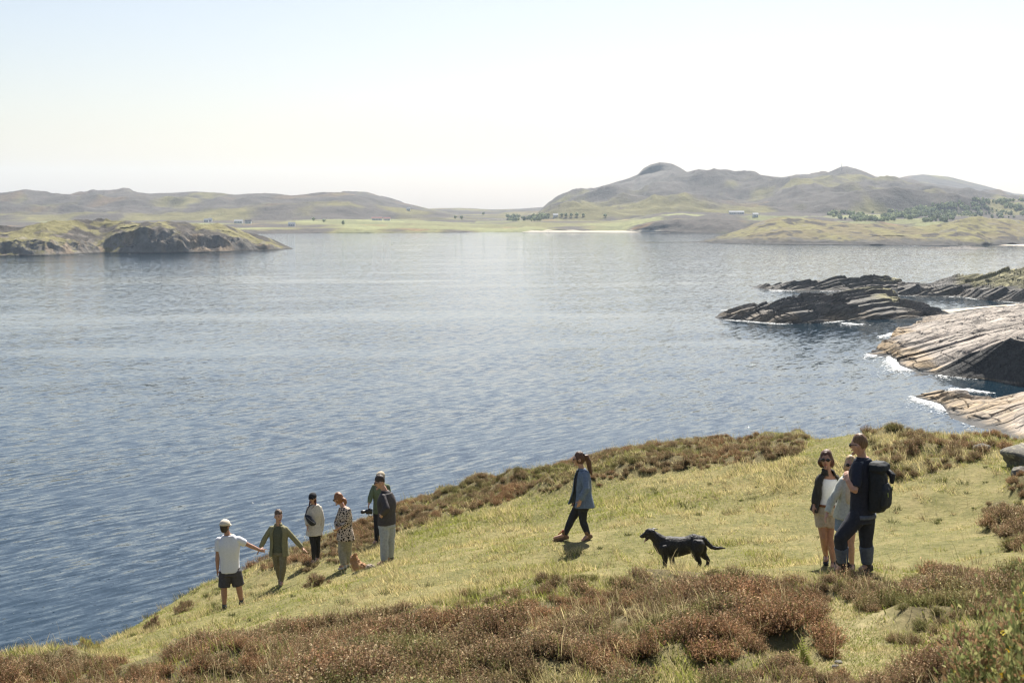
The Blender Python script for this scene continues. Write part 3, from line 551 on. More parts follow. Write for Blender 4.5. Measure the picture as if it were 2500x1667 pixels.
def instancer(name, P, size, tint, coll, label):
    n = len(P); me = bpy.data.meshes.new(name); me.vertices.add(n); me.vertices.foreach_set('co', P.astype(np.float32).ravel())
    rot = np.stack([rng.normal(0, 0.15, n), rng.normal(0, 0.15, n), rng.uniform(0, 6.28, n)], 1)
    for nm, ty, dat, key in (('rot', 'FLOAT_VECTOR', rot, 'vector'), ('scl', 'FLOAT', size, 'value'), ('idx', 'INT', rng.integers(0, len(coll.objects), n), 'value')):
        at_ = me.attributes.new(nm, ty, 'POINT'); at_.data.foreach_set(key, np.ascontiguousarray(dat, np.int32 if ty == 'INT' else np.float32).ravel())
    at_ = me.attributes.new('tint', 'FLOAT_COLOR', 'POINT'); at_.data.foreach_set('color', np.concatenate([tint, np.ones((n, 1))], 1).astype(np.float32).ravel())
    ob = link(bpy.data.objects.new(name, me)); ng = bpy.data.node_groups.new(name, 'GeometryNodeTree'); ng.interface.new_socket('Geometry', in_out='INPUT', socket_type='NodeSocketGeometry'); ng.interface.new_socket('Geometry', in_out='OUTPUT', socket_type='NodeSocketGeometry')
    gi = ng.nodes.new('NodeGroupInput'); go = ng.nodes.new('NodeGroupOutput'); ip = ng.nodes.new('GeometryNodeInstanceOnPoints'); ci = ng.nodes.new('GeometryNodeCollectionInfo'); ci.inputs['Collection'].default_value = coll; ci.inputs['Separate Children'].default_value = True; ci.inputs['Reset Children'].default_value = True
    def na(nm, dt): a_ = ng.nodes.new('GeometryNodeInputNamedAttribute'); a_.data_type = dt; a_.inputs['Name'].default_value = nm; return a_.outputs['Attribute']
    ng.links.new(gi.outputs[0], ip.inputs['Points']); ng.links.new(ci.outputs[0], ip.inputs['Instance']); ip.inputs['Pick Instance'].default_value = True
    ng.links.new(na('idx', 'INT'), ip.inputs['Instance Index']); ng.links.new(na('rot', 'FLOAT_VECTOR'), ip.inputs['Rotation']); ng.links.new(na('scl', 'FLOAT'), ip.inputs['Scale']); ng.links.new(ip.outputs[0], go.inputs[0])
    md = ob.modifiers.new('plants', 'NODES'); md.node_group = ng; return tag(ob, label, kind='stuff')
big = fbm2(Pc[:, 0]*0.8, Pc[:, 1]*0.75, 2, 421)
size = (0.7+0.5*rng.random(nc))*(1+1.1*big)*(1-0.42*region(px, py, RB, 10))*(1-0.3*region(px, py, KN, 10)); size = np.clip(size, 0.55, 2.0)
tn = fbm2(Pc[:, 0]*0.7, Pc[:, 1]*0.6, 3, 411)+0.1*rng.normal(size=nc); gsh = 0.8*smooth(0.1, 0.42, -tn)[:, None]; red = smooth(0.05, 0.4, tn)[:, None]
tint = (np.array([1.0, 1.0, 1.0])*(1-gsh)+np.array([0.72, 0.98, 0.62])*gsh)*(1-red)+np.array([1.1, 0.95, 0.9])*red; tint = tint*(0.8+0.6*rng.random((nc, 1)))*np.array([1.0, 1.0, 0.95])
instancer('heather', Pc-np.array([0, 0, 0.01]), size, tint, plants, 'brown purple heather covering the banks')
heather_count = nc
# low matted stems under the heather
def ud(P, px, py): return heath_mask(px, py)*0.9
P, px, py = scatter(110000, ud); n = len(P)
cc = np.where(rng.random((n, 1)) < 0.5, np.array([0.10, 0.1, 0.035]), np.array([0.16, 0.11, 0.07]))*(0.6+0.7*rng.random((n, 1)))
V, F, col = blades(P, 0.05+0.08*rng.random(n), np.full(n, 0.006), rng.uniform(0.2, 1.2, n), rng.uniform(0, 6.3, n), cc*0.5, cc)  # stem bases darkened in colour for the shade in the gaps
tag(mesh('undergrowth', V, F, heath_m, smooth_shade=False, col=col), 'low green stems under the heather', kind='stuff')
# long straw arcs among the heather and on rough ground
def sdn(P, px, py):
    m = np.maximum(region(px, py, HF, 20), region(px, py, HR, 20)); return np.clip(m*(0.25+0.75*smooth(0.0, 0.3, fbm2(P[:, 0]*0.8, P[:, 1]*0.6, 3, 431)))*smooth(26, 14, P[:, 1])+0.3*region(px, py, KN, 20)+0.25*region(px, py, RB, 20)+0.05, 0, 1)
P, px, py = scatter(170000, sdn); n = len(P)
cc = np.where(rng.random((n, 1)) < 0.7, np.array([0.46, 0.38, 0.21]), np.array([0.24, 0.25, 0.08]))*(0.6+0.6*rng.random((n, 1)))
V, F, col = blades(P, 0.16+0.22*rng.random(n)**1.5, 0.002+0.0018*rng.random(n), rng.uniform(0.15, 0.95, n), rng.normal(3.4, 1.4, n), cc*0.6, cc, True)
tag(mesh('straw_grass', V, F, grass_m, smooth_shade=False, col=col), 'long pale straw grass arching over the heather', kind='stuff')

# rough tufts in the turf; dark ones stand in for tussock shadow
def td(P, px, py): return np.clip((1-heath_mask(px, py))*(1-region(px, py, PATH, 10))*smooth(-0.1, 0.3, fbm2(P[:, 0]*0.5, P[:, 1]*0.5, 2, 441)), 0, 1)
Pt, px, py = scatter(5200, td); nt = len(Pt); per = 42; I = np.repeat(np.arange(nt), per); n = len(I); sz = (0.3+0.8*rng.random(nt)**2)[I]
P = Pt[I]+np.stack([rng.normal(0, 0.07, n)*sz, rng.normal(0, 0.07, n)*sz, 0*sz], 1); az = np.arctan2(P[:, 1]-Pt[I, 1], P[:, 0]-Pt[I, 0])
dk = (rng.random(nt) < 0.5)[I][:, None]; cc = np.where(dk, np.array([0.11, 0.12, 0.04]), np.array([0.46, 0.38, 0.2]))*(0.5+0.8*rng.random((n, 1)))
V, F, col = blades(P, sz*(0.09+0.1*rng.random(n)), np.full(n, 0.005), rng.uniform(0.1, 1.1, n), az, cc*0.6, cc)
tag(mesh('tussock_grass', V, F, grass_m, smooth_shade=False, col=col), 'dark and pale tussocks dotted over the turf', kind='stuff')

# ------------------------------------------------------------------ figures
def unit(v): v = np.asarray(v, float); return v/(np.linalg.norm(v)+1e-12)
class Soup:                   # closed pieces that are fused into one surface
    def __init__(s): s.V = []; s.F = []; s.n = 0
    def add(s, V, F):
        s.V.append(np.asarray(V, float)); s.F += [tuple(i+s.n for i in f) for f in F]; s.n += len(V); return s
    def rings(s, R):          # list of (n,3) rings
        n = len(R[0]); V = np.concatenate([np.asarray(R)[k] for k in range(len(R))]+[np.mean(R[0], 0)[None], np.mean(R[-1], 0)[None]])
        m = len(R); F = [(k*n+i, k*n+(i+1) % n, (k+1)*n+(i+1) % n, (k+1)*n+i) for k in range(m-1) for i in range(n)]
        F += [((i+1) % n, i, m*n) for i in range(n)]+[((m-1)*n+i, (m-1)*n+(i+1) % n, m*n+1) for i in range(n)]
        return s.add(V, F)
    def tube(s, pts, rad, n=12, lat=None, ends=True):
        P = np.asarray(pts, float); rad = np.asarray(rad, float)
        if rad.ndim == 1: rad = np.stack([rad, rad], 1)
        if ends:
            d0 = unit(P[0]-P[1]); d1 = unit(P[-1]-P[-2]); r0 = rad[0].min(); r1 = rad[-1].min()
            P = np.concatenate([[P[0]+d0*r0*0.45], P, [P[-1]+d1*r1*0.45]]); rad = np.concatenate([[rad[0]*0.7], rad, [rad[-1]*0.7]])
        T = np.gradient(P, axis=0); T /= np.linalg.norm(T, axis=1, keepdims=True)
        u = np.asarray(lat, float) if lat is not None else np.array([1.0, 0.13, 0.07]); R = []
        a = np.arange(n)*2*np.pi/n
        for k in range(len(P)):
            u_ = u-T[k]*np.dot(u, T[k])
            if np.linalg.norm(u_) < 1e-3: u_ = np.cross(T[k], [0, 1, 0.1])
            u_ = unit(u_); v_ = np.cross(T[k], u_); u = u_
            R.append(P[k]+np.outer(np.cos(a), u_)*rad[k, 0]+np.outer(np.sin(a), v_)*rad[k, 1])
        return s.rings(R)
    def ball(s, c, r, M=np.eye(3), nu=16, nv=10, fn=None):
        th = np.linspace(0, np.pi, nv+1)[1:-1]; ph = np.arange(nu)*2*np.pi/nu; R = []
        for t in th[::-1]:
            q = np.stack([np.sin(t)*np.cos(ph), np.sin(t)*np.sin(ph), np.full(nu, np.cos(t))], 1)
            if fn: q = fn(q)
            R.append(np.asarray(c)+(q*np.asarray(r))@np.asarray(M))
        return s.rings(R)
_tmpn = [0]
def fuse(name, soup, mat, parent, voxel=0.012, it=2, origin=(0, 0, 0), wrinkle=0.0, wscale=12.0, seed=0):
    V = np.concatenate(soup.V)-np.asarray(origin); me = bpy.data.meshes.new('tmp'); me.from_pydata([tuple(v) for v in V], [], soup.F); me.update()
    ob = bpy.data.objects.new('tmp', me); C.objects.link(ob)
    r = ob.modifiers.new('r', 'REMESH'); r.mode = 'VOXEL'; r.voxel_size = voxel
    m = ob.modifiers.new('s', 'SMOOTH'); m.factor = 0.5; m.iterations = it
    dg = bpy.context.evaluated_depsgraph_get(); out = bpy.data.meshes.new_from_object(ob.evaluated_get(dg)); bpy.data.objects.remove(ob); bpy.data.meshes.remove(me)
    n = len(out.vertices); co = np.empty(n*3, np.float32); out.vertices.foreach_get('co', co); co = co.reshape(-1, 3).astype(float)
    if wrinkle:
        nr = np.empty(n*3, np.float32); out.vertices.foreach_get('normal', nr); nr = nr.reshape(-1, 3)
        q = co*np.array([1, 1, 0.55])*wscale; d = noise3(q, seed)+0.5*noise3(q*2.1+5, seed+1)
        co = co+nr*(d*wrinkle*2)[:, None]; out.vertices.foreach_set('co', co.astype(np.float32).ravel())
    out.name = name; out.materials.clear(); out.materials.append(mat); out.polygons.foreach_set('use_smooth', np.ones(len(out.polygons), bool)); out.update()
    return link(bpy.data.objects.new(name, out), parent)
_mats = {}
def cloth(col, rough=0.85, var=0.18, scale=30, bump=0.25):
    key = ('c', col, rough)
    if key not in _mats:
        m = Mat('cloth'); v = m.coords(); n1_ = m.noise(v, scale, 3, 0.6)
        m.base(m.mix(1.0, col, m.ramp(n1_, [(0.3, (1-var,)*3), (0.7, (1+var,)*3)]), 'MULTIPLY')); m.rough(rough, 0.2); m.bump(m.noise(v, 14, 3, 0.5), bump, 0.02); _mats[key] = m.m
    return _mats[key]
def plain(col, rough=0.6, spec=0.3):
    key = ('p', col, rough)
    if key not in _mats: m = Mat('surface'); m.base(m.mix(1.0, col, m.ramp(m.noise(m.coords(), 25, 2), [(0.3, (0.85,)*3), (0.7, (1.12,)*3)]), 'MULTIPLY')); m.rough(rough, spec); _mats[key] = m.m
    return _mats[key]
SKIN = (0.50, 0.29, 0.205); SKIN_TAN = (0.40, 0.22, 0.15)
def hair_mat(col):
    key = ('h', col)
    if key not in _mats:
        m = Mat('hair'); v = m.coords((1, 1, 0.22)); n1_ = m.noise(v, 70, 3, 0.6)
        m.base(m.mix(1.0, col, m.ramp(n1_, [(0.3, (0.55,)*3), (0.7, (1.4,)*3)]), 'MULTIPLY')); m.rough(0.5, 0.4); m.bump(n1_, 0.6, 0.01); _mats[key] = m.m
    return _mats[key]

class Person:
    # J: joints given as (column, row, depth offset) in 2500-wide units around distance D
    def __init__(s, key, label, J, fwd, face, height=1.75, female=False, skin=SKIN, bulk=1.0, head_r=1.0):
        D = FEET[key][2]; s.J = {k: sp(v[0], v[1], D+v[2]) for k, v in J.items()}; s.k = height/1.75
        m_ = (s.J['shL']+s.J['shR'])/2
        for q in ('shL', 'shR'): s.J[q] = s.J[q]*0.9+m_*0.1-np.array([0, 0, 0.042])
        s.b = bulk*s.k; s.f = female; J = s.J
        fz = sp(*FEET[key]); fz[2] = ground_z(fz[:1], fz[1:2])[0]; s.o = fz
        s.root = empty('person', tuple(fz), label, 'person')
        s.P = (J['hipL']+J['hipR'])/2; s.S = (J['shL']+J['shR'])/2; s.spine = unit(s.S-s.P)
        def fr(a, b):
            l = unit(b-a); l = unit(l-s.spine*np.dot(l, s.spine)); f = np.cross(s.spine, l); f = f if np.dot(f, fwd) > 0 else -f; return l, unit(f)
        s.latH, s.fwH = fr(J['hipL'], J['hipR']); s.latS, s.fwS = fr(J['shL'], J['shR'])
        s.face = unit(face); s.hl = unit(np.cross(s.face, [0, 0, 1])); s.hu = np.cross(s.hl, s.face); s.HM = np.array([s.hl, s.face, s.hu]); s.hk = s.k*head_r*1.07
        s.body(skin)
    def h(s, x, y, z): return s.J['head']+(np.array([x, y, z])@s.HM)*s.hk
    def torso(s, t0=-0.12, t1=1.0, e=0.0, n=11):   # (centre, lateral, forward, half width, half depth)
        if s.f: prof = np.array([[-0.35, .165, .120], [-0.1, .165, .120], [0.15, .150, .105], [0.40, .125, .095], [0.62, .138, .115], [0.80, .152, .115], [0.92, .152, .10], [1.0, .142, .088], [1.07, .12, .076], [1.13, .09, .066], [1.18, .066, .058], [1.24, .05, .05]])
        else: prof = np.array([[-0.35, .165, .115], [-0.1, .160, .115], [0.15, .152, .110], [0.40, .148, .108], [0.65, .168, .122], [0.82, .180, .118], [0.93, .176, .105], [1.0, .162, .092], [1.07, .135, .08], [1.13, .10, .07], [1.18, .074, .064], [1.24, .058, .056]])
        out = []
        for t in np.linspace(t0, t1, n):
            c = s.P+(s.S-s.P)*t; q = np.clip(t, 0, 1); l = unit(s.latH*(1-q)+s.latS*q*(1 if np.dot(s.latH, s.latS) > 0 else -1)); f = unit(s.fwH*(1-q)+s.fwS*q)
            out.append((c, l, f, np.interp(t, prof[:, 0], prof[:, 1])*s.b+e, np.interp(t, prof[:, 0], prof[:, 2])*s.b+e))
        return out
    def ring(s, sec, n=24, p=2.4):
        c, l, f, w_, d_ = sec; a = np.arange(n)*2*np.pi/n; ca, sa = np.cos(a), np.sin(a)
        return c+np.outer(np.sign(ca)*np.abs(ca)**(2/p)*w_, l)+np.outer(np.sign(sa)*np.abs(sa)**(2/p)*d_, f)
    def limb(s, a, b, c, t, radii, e=0.0):   # points from 0 to t (1 = middle joint, 2 = end) with radii at 0,.5,1,1.35,2
        A, B, Cc = (s.J[q] for q in (a, b, c)); ts = [q for q in (0, 0.25, 0.5, 0.75, 0.92, 1.0, 1.08, 1.2, 1.35, 1.6, 1.8, 2.0) if q < t-0.02]+[t]
        P = [A+(B-A)*q if q <= 1 else B+(Cc-B)*(q-1) for q in ts]; return np.array(P), np.interp(ts, (0, 0.5, 1, 1.35, 2), radii)*s.b+e
    def arm(s, sd_, t=2.0, e=0.0): return s.limb('sh'+sd_, 'el'+sd_, 'wr'+sd_, t, (.050, .047, .040, .040, .027) if not s.f else (.043, .041, .034, .034, .024), e)
    def leg(s, sd_, t=2.0, e=0.0): return s.limb('hip'+sd_, 'kn'+sd_, 'an'+sd_, t, (.088, .078, .057, .056, .036) if not s.f else (.086, .074, .054, .053, .033), e)
    def body(s, skin):
        B = Soup(); B.rings([s.ring(q) for q in s.torso(-0.12, 1.2, 0, 15)])
        for sd_ in 'LR':
            P, r = s.arm(sd_); B.tube(P, r); P, r = s.leg(sd_); B.tube(P, r); s.hand(B, sd_)
            if 'toe'+sd_ in s.J: B.tube([s.J['an'+sd_], s.J['an'+sd_]*0.6+s.J['toe'+sd_]*0.4, s.J['toe'+sd_]], [.04*s.k, .036*s.k, .026*s.k])
        nb = s.S+s.spine*0.07; B.tube([nb-s.spine*0.04, s.J['head']*0.45+nb*0.55, s.J['head']-s.hu*0.03*s.k], np.array([.068, .056, .056])*s.k*(0.9 if s.f else 1))
        def jaw(q):
            q = q.copy(); lo = np.clip(-q[:, 2], 0, 1); q[:, 0] *= 1-0.32*lo; q[:, 1] = q[:, 1]*(1-0.18*lo)+0.10*lo; return q
        k = s.hk; B.ball(s.J['head'], np.array([.074, .095, .117])*k, s.HM, 18, 14, jaw)
        B.tube([s.h(0, .086, .022), s.h(0, .102, -.006), s.h(0, .108, -.022)], np.array([.011, .014, .016])*k, 8); B.ball(s.h(0, .086, -.098), np.array([.026, .024, .02])*k, s.HM, 8, 6)
        for q in (-1, 1): B.ball(s.h(q*.076, -.012, -.005), np.array([.012, .022, .032])*k, s.HM, 8, 6)
        s.bodyob = fuse('body', B, plain(skin, 0.55, 0.35), s.root, 0.0095, 2, s.o)
        for q in (-1, 1):
            E = Soup().ball(s.h(q*.032, .083, .012), np.array([.012, .008, .007])*k, s.HM, 8, 6); s.raw('eye', E, plain((0.02, 0.015, 0.012), 0.3, 0.5))
            E = Soup().ball(s.h(q*.032, .086, .032), np.array([.018, .006, .005])*k, s.HM, 8, 6); s.raw('eyebrow', E, plain((0.06, 0.04, 0.025), 0.8))
        s.raw('mouth', Soup().ball(s.h(0, .094, -.055), np.array([.026, .008, .008])*k, s.HM, 10, 6), plain((0.36, 0.12, 0.10), 0.5))
    def raw(s, name, soup, mat, parent=None):
        V = np.concatenate(soup.V)-s.o; me = bpy.data.meshes.new(name); me.from_pydata([tuple(v) for v in V], [], soup.F); me.materials.append(mat)
        me.polygons.foreach_set('use_smooth', np.ones(len(me.polygons), bool)); return link(bpy.data.objects.new(name, me), parent or s.root)
    def hand(s, B, sd_):
        w_ = s.J['wr'+sd_]; e_ = s.J['el'+sd_]; hd_ = s.J.get('ha'+sd_); d = unit(hd_-w_) if hd_ is not None else unit(w_-e_); k = s.k*(0.92 if s.f else 1)
        pal = s.J.get('palm'+sd_); out_ = unit(s.latS*(1 if np.dot(s.latS, w_-s.P) > 0 else -1)); n = unit(out_-d*np.dot(out_, d)); lat = np.cross(d, n); lat = lat if np.dot(lat, s.fwS) > 0 else -lat
        kn = w_+d*0.088*k; B.tube([w_-d*0.01, w_+d*0.035*k, kn], np.array([[.030, .021], [.040, .017], [.041, .014]])*k, 10, lat)
        mode = getattr(s, 'hands', {}).get(sd_, 'relax'); ins = -n
        for i, (o_, L) in enumerate(((.030, .070), (.010, .078), (-.010, .073), (-.029, .058))):
            c = {'relax': 0.45+0.1*i, 'point': 0.02 if i == 0 else 1.35, 'open': 0.1, 'grip': 1.2}[mode]; sp_ = lat*(o_*(0.35 if mode == 'open' else 0.06))*8
            d1 = unit(d+sp_*0.4+ins*math.tan(min(c*0.5, 1.3))); d2 = unit(d*math.cos(c)+ins*math.sin(c)+sp_*0.3) if c < 1.5 else ins; p0 = kn+lat*o_*k; p1 = p0+d1*L*0.5*k; B.tube([p0-d*0.012, p1, p1+d2*L*0.55*k], np.array([.0098, .0092, .0078])*k, 7)
        t0 = w_+d*0.03*k+lat*.034*k; t1 = t0+unit(d*0.7+lat*0.75+ins*0.3)*.042*k; B.tube([t0-lat*0.012, t1, t1+unit(d+lat*0.2+ins*0.3)*.034*k], np.array([.012, .0105, .009])*k, 7)
    # garments
    def top(s, name, mat, t0=-0.05, e=0.02, sleeve=0.55, se=0.02, hem=0.0, neck=True, wrinkle=0.006, voxel=0.0125, flare=0.0):
        B = Soup(); S_ = s.torso(t0, 1.04 if not neck else 1.165, e, 14); S_ = [(c, l, f, w_+flare*max(0, 0.5-i/13), d_+flare*max(0, 0.5-i/13)) for i, (c, l, f, w_, d_) in enumerate(S_)]; B.rings([s.ring(q) for q in S_])
        ob = fuse(name, B, mat, s.root, voxel, 2, s.o, wrinkle, 8, 3); s.sleeves(ob, mat, sleeve, se, hem, wrinkle); return ob
    def sleeves(s, ob, mat, sleeve, se, hem, wrinkle):
        for sd_ in 'LR':
            if sleeve: P, r = s.arm(sd_, sleeve, se); r = r*np.linspace(1.0, 1.0+hem, len(r)); fuse('sleeve', Soup().tube(P, r, 14, ends=False).ball(P[0], np.full(3, r[0]*1.02)), mat, ob, 0.0115, 2, s.o, wrinkle, 11, 5)
    def open_top(s, name, mat, t0=-0.2, e=0.045, gap=0.6, sleeve=2.0, se=0.024, flare=0.03, th=0.022, wrinkle=0.006, shift=0.0):
        B = Soup(); S_ = s.torso(t0, 1.15, e, 14); R = []
        for i, (c, l, f, w_, d_) in enumerate(S_):
            fl = flare*max(0, 0.6-i/13); g_ = gap*(1.0 if i < 10 else 0.9); a = np.linspace(np.pi/2+g_+shift, np.pi/2+2*np.pi-g_+shift, 26)
            def arc(w2, d2): ca, sa = np.cos(a), np.sin(a); return c+np.outer(np.sign(ca)*np.abs(ca)**0.83*w2, l)+np.outer(np.sign(sa)*np.abs(sa)**0.83*d2, f)
            R.append(np.concatenate([arc(w_+fl, d_+fl), arc(w_+fl-th, d_+fl-th)[::-1]]))
        B.rings(R)
        ob = fuse(name, B, mat, s.root, 0.011, 2, s.o, wrinkle, 8, 5); s.sleeves(ob, mat, sleeve, se, 0.0, wrinkle); return ob
    def collar(s, mat, r=0.078, hgt=0.05, tilt=0.02, name='collar'):
        nb = s.S+s.spine*0.08; u = unit(s.J['head']-nb); a = np.linspace(np.pi/2+0.5, np.pi/2+2*np.pi-0.5, 20); R = []
        for z, q in ((-0.02, r+0.02), (hgt, r)):
            for rr in (q, q-0.012): pass
            R.append(np.concatenate([nb+u*z+np.outer(np.cos(a)*q, s.latS)+np.outer(np.sin(a)*q, s.fwS), (nb+u*z+np.outer(np.cos(a)*(q-0.014), s.latS)+np.outer(np.sin(a)*(q-0.014), s.fwS))[::-1]]))
        return s.raw(name, Soup().rings(R), mat)
    def bottom(s, name, mat, t=1.93, e=0.016, top=0.22, hem=0.0, wrinkle=0.006, flare=0.0, voxel=0.0125):
        B = Soup(); B.rings([s.ring(q) for q in s.torso(-0.14, top, e*0.8, 6)])
        for sd_ in 'LR':
            P, r = s.leg(sd_, t, e); r = r+hem*np.linspace(0, 1, len(r))**1.5; B.tube(P, r, 14, ends=False)
        B.tube([s.J['hipL'], s.P-s.spine*0.03, s.J['hipR']], np.array([.085, .1, .085])*s.b)
        return fuse(name, B, mat, s.root, voxel, 2, s.o, wrinkle, 12, 7)
    def shoes(s, mat, sole=None, high=0.06, big=1.0):
        for sd_ in 'LR':
            a = s.J['an'+sd_]; t_ = s.J['toe'+sd_]; d = unit(t_-a); f = unit(d-np.array([0, 0, 1])*d[2]*0.0); up = unit(np.array([0, 0, 1])-f*f[2]); lat = np.cross(f, up)
            L = np.linalg.norm(t_-a); k = s.k*big; base = a-up*0.045*k; heel = base-f*0.055*k; B = Soup()
            B.tube([heel, base+f*0.01, base+f*L*0.45, base+f*L*0.85, base+f*(L+0.03)], np.array([[.034, .040], [.040, .046], [.042, .038], [.046, .030], [.036, .022]])*k, 12, lat)
            B.tube([base, a+up*high*0.4, a+up*high], np.array([.046, .046, .045])*k, 12); sh = fuse('shoe', B, mat, s.root, 0.011, 1, s.o)
            if sole: s.raw('sole', Soup().tube([heel-up*0.03*k, base+f*L*0.4-up*0.03*k, base+f*(L+0.03)-up*0.012*k], np.array([[.036, .012], [.042, .011], [.038, .010]])*k, 10, lat), sole, sh)
    def hair(s, mat, r=(1.12, 1.06, 1.06), off=(0, -.018, .022), extra=None, name='hair'):
        B = Soup(); k = s.hk; B.ball(s.h(*off), np.array([.074*r[0], .095*r[1], .117*r[2]])*k, s.HM, 18, 12)
        if extra: extra(B)
        return fuse(name, B, mat, s.root, 0.010, 1, s.o, 0.006, 26, 11)
    def cap(s, mat, visor_mat=None, back=False):
        B = Soup(); k = s.hk; R = []
        for z, q in ((.028, 1.16), (.05, 1.17), (.085, 1.05), (.112, .8), (.13, .4), (.135, .1)):
            a = np.arange(22)*2*np.pi/22; R.append(s.J['head']+(np.stack([np.cos(a)*.076*q, np.sin(a)*.098*q-.006, np.full(22, z)], 1)@s.HM)*k)
        c = s.raw('cap', B.rings(R), mat); a = np.linspace(0.25, np.pi-0.25, 14)
        def vis(z0): return s.J['head']+(np.concatenate([np.stack([np.cos(a)*.08, np.sin(a)*.095, np.full(14, .034+z0)], 1), np.stack([np.cos(a)*.082, np.sin(a)*.085+.085*np.sin(a), .026+z0-.025*np.cos(a)**2], 1)[::-1]])@s.HM)*k
        s.raw('visor', Soup().rings([vis(0), vis(.006)]), visor_mat or mat, c)
        if back: s.raw('strap_opening', Soup().ball(s.h(0, -.108, .036), np.array([.032, .008, .016])*k, s.HM, 12, 8), plain((0.03, 0.022, 0.018), 0.8), c)
        return c
    def shades(s):
        k = s.hk; m = plain((0.012, 0.011, 0.012), 0.15, 0.6); B = Soup()
        for q in (-1, 1):
            B.ball(s.h(q*.034, .098, .012), np.array([.029, .007, .022])*k, s.HM, 12, 8)
            B.tube([s.h(q*.06, .094, .017), s.h(q*.079, .045, .016), s.h(q*.08, -.01, .014)], np.array([.006, .0045, .004])*k, 6)
        B.tube([s.h(-.02, .102, .018), s.h(.02, .102, .018)], np.array([.005, .005])*k, 6); return s.raw('sunglasses', B, m)

# --- man in pale t-shirt and shorts pointing, back to us
class _(Person): hands = {'R': 'point', 'L': 'relax'}
p = _('tee', 'person in pale t-shirt, dark shorts and cream cap, pointing with an outstretched arm', dict(head=(549, 1285, -.02), shL=(532, 1314, 0), shR=(584, 1312, .03), elL=(531, 1358, -.03), wrL=(531, 1390, -.04), elR=(607, 1330, .12), wrR=(634, 1342, .22), haR=(652, 1344, .3),
 hipL=(550, 1394, 0), hipR=(574, 1393, 0), knL=(547, 1436, -.03), knR=(583, 1431, .03), anL=(548, 1477, 0), anR=(589, 1466, .06), toeL=(545, 1483, .16), toeR=(594, 1470, .2)), (0.1, 1, 0), (0.35, 0.93, -0.05), 1.76, bulk=1.05, skin=SKIN_TAN)
p.top('t_shirt', cloth((0.70, 0.70, 0.73), var=0.04), -0.03, 0.028, 0.68, 0.024, 0.08, wrinkle=0.007); p.bottom('shorts', cloth((0.075, 0.07, 0.075)), 0.92, 0.028, 0.12, 0.025)
p.hair(hair_mat((0.04, 0.028, 0.02)), (1.08, 1.04, 1.0), (0, -.012, .004)); p.cap(cloth((0.62, 0.55, 0.45)), back=True); p.shades(); p.shoes(cloth((0.05, 0.05, 0.055)), high=0.05)
# --- man in olive shirt jacket, arms spread
class _(Person): hands = {'R': 'open', 'L': 'open'}
p = _('olive', 'person in an open olive overshirt with arms spread wide, facing us and laughing', dict(head=(680, 1260, -.04), shL=(661, 1285, 0), shR=(698, 1287, 0), elL=(648, 1311, -.02), wrL=(636, 1337, -.06), haL=(627, 1353, -.1), elR=(720, 1317, .05), wrR=(738, 1337, .05), haR=(748, 1346, .03),
 hipL=(673, 1345, .02), hipR=(690, 1345, 0), knL=(677, 1381, .12), knR=(691, 1382, -.06), anL=(684, 1414, .3), anR=(687, 1419, .05), toeL=(684, 1420, .15), toeR=(686, 1429, -.1)), (0.1, -1, 0), (0.55, -0.83, -0.02), 1.74, head_r=1.02)
p.top('shirt', cloth((0.10, 0.105, 0.075)), -0.02, 0.012, 0.3, 0.01); p.open_top('overshirt', cloth((0.23, 0.215, 0.125)), -0.18, 0.034, 0.5, 1.95, 0.018, 0.05); p.collar(cloth((0.23, 0.215, 0.125)))
p.bottom('trousers', cloth((0.185, 0.165, 0.115)), 1.95, 0.012); p.hair(hair_mat((0.12, 0.075, 0.045)), (1.02, .98, .84), (0, -.012, .05)); p.shoes(cloth((0.06, 0.05, 0.045)))
# --- woman in cream sweater with cap
p = Person('sweater', 'person in cream sweater, black leggings, black cap and sunglasses', dict(head=(763, 1216, -.03), shL=(754, 1236, -.04), shR=(781, 1236, .06), elL=(748, 1262, -.1), wrL=(750, 1284, -.2), elR=(787, 1268, .05), wrR=(784, 1299, .03), haR=(786, 1307, 0),
 hipL=(761, 1298, -.03), hipR=(774, 1298, .05), knL=(765, 1335, -.06), knR=(776, 1334, .1), anL=(766, 1369, 0), anR=(775, 1363, .2), toeL=(760, 1376, -.14), toeR=(772, 1369, .08)), (-0.4, -0.9, 0), (-0.25, -0.96, -0.05), 1.66, True)
p.top('sweater', cloth((0.60, 0.545, 0.47)), -0.12, 0.03, 1.9, 0.026, wrinkle=0.008, flare=0.05); p.bottom('leggings', cloth((0.03, 0.03, 0.034)), 1.97, 0.006)
p.hair(hair_mat((0.09, 0.02, 0.015)), (1.08, 1.04, 1.0), (0, -.014, .0), lambda B: [B.tube([p.h(q*.06, -.03, -.04), p.h(q*.075, .0, -.12), p.h(q*.065, .03, -.19)], [.026, .022, .014]) for q in (-1, 1)]); p.cap(cloth((0.025, 0.025, 0.028))); p.shades(); p.shoes(cloth((0.6, 0.58, 0.55)), high=0.02)
p.raw('neckline', Soup().tube([p.h(-.055, .05, -.165), p.h(0, .09, -.225), p.h(.055, .05, -.165)], [.008]*3, 6), plain((0.10, 0.015, 0.02), 0.8))
e = p; bag = empty('crossbody_bag', tuple(sp(757, 1275, 32.72)), 'dark grey crescent crossbody bag on the person in the cream sweater', 'bag')
def bag_part(name, soup, mat, root):
    V = np.concatenate(soup.V)-np.array(root.location); me = bpy.data.meshes.new(name); me.from_pydata([tuple(v) for v in V], [], soup.F); me.materials.append(mat); me.polygons.foreach_set('use_smooth', np.ones(len(me.polygons), bool)); return link(bpy.data.objects.new(name, me), root)
B = Soup(); R = []
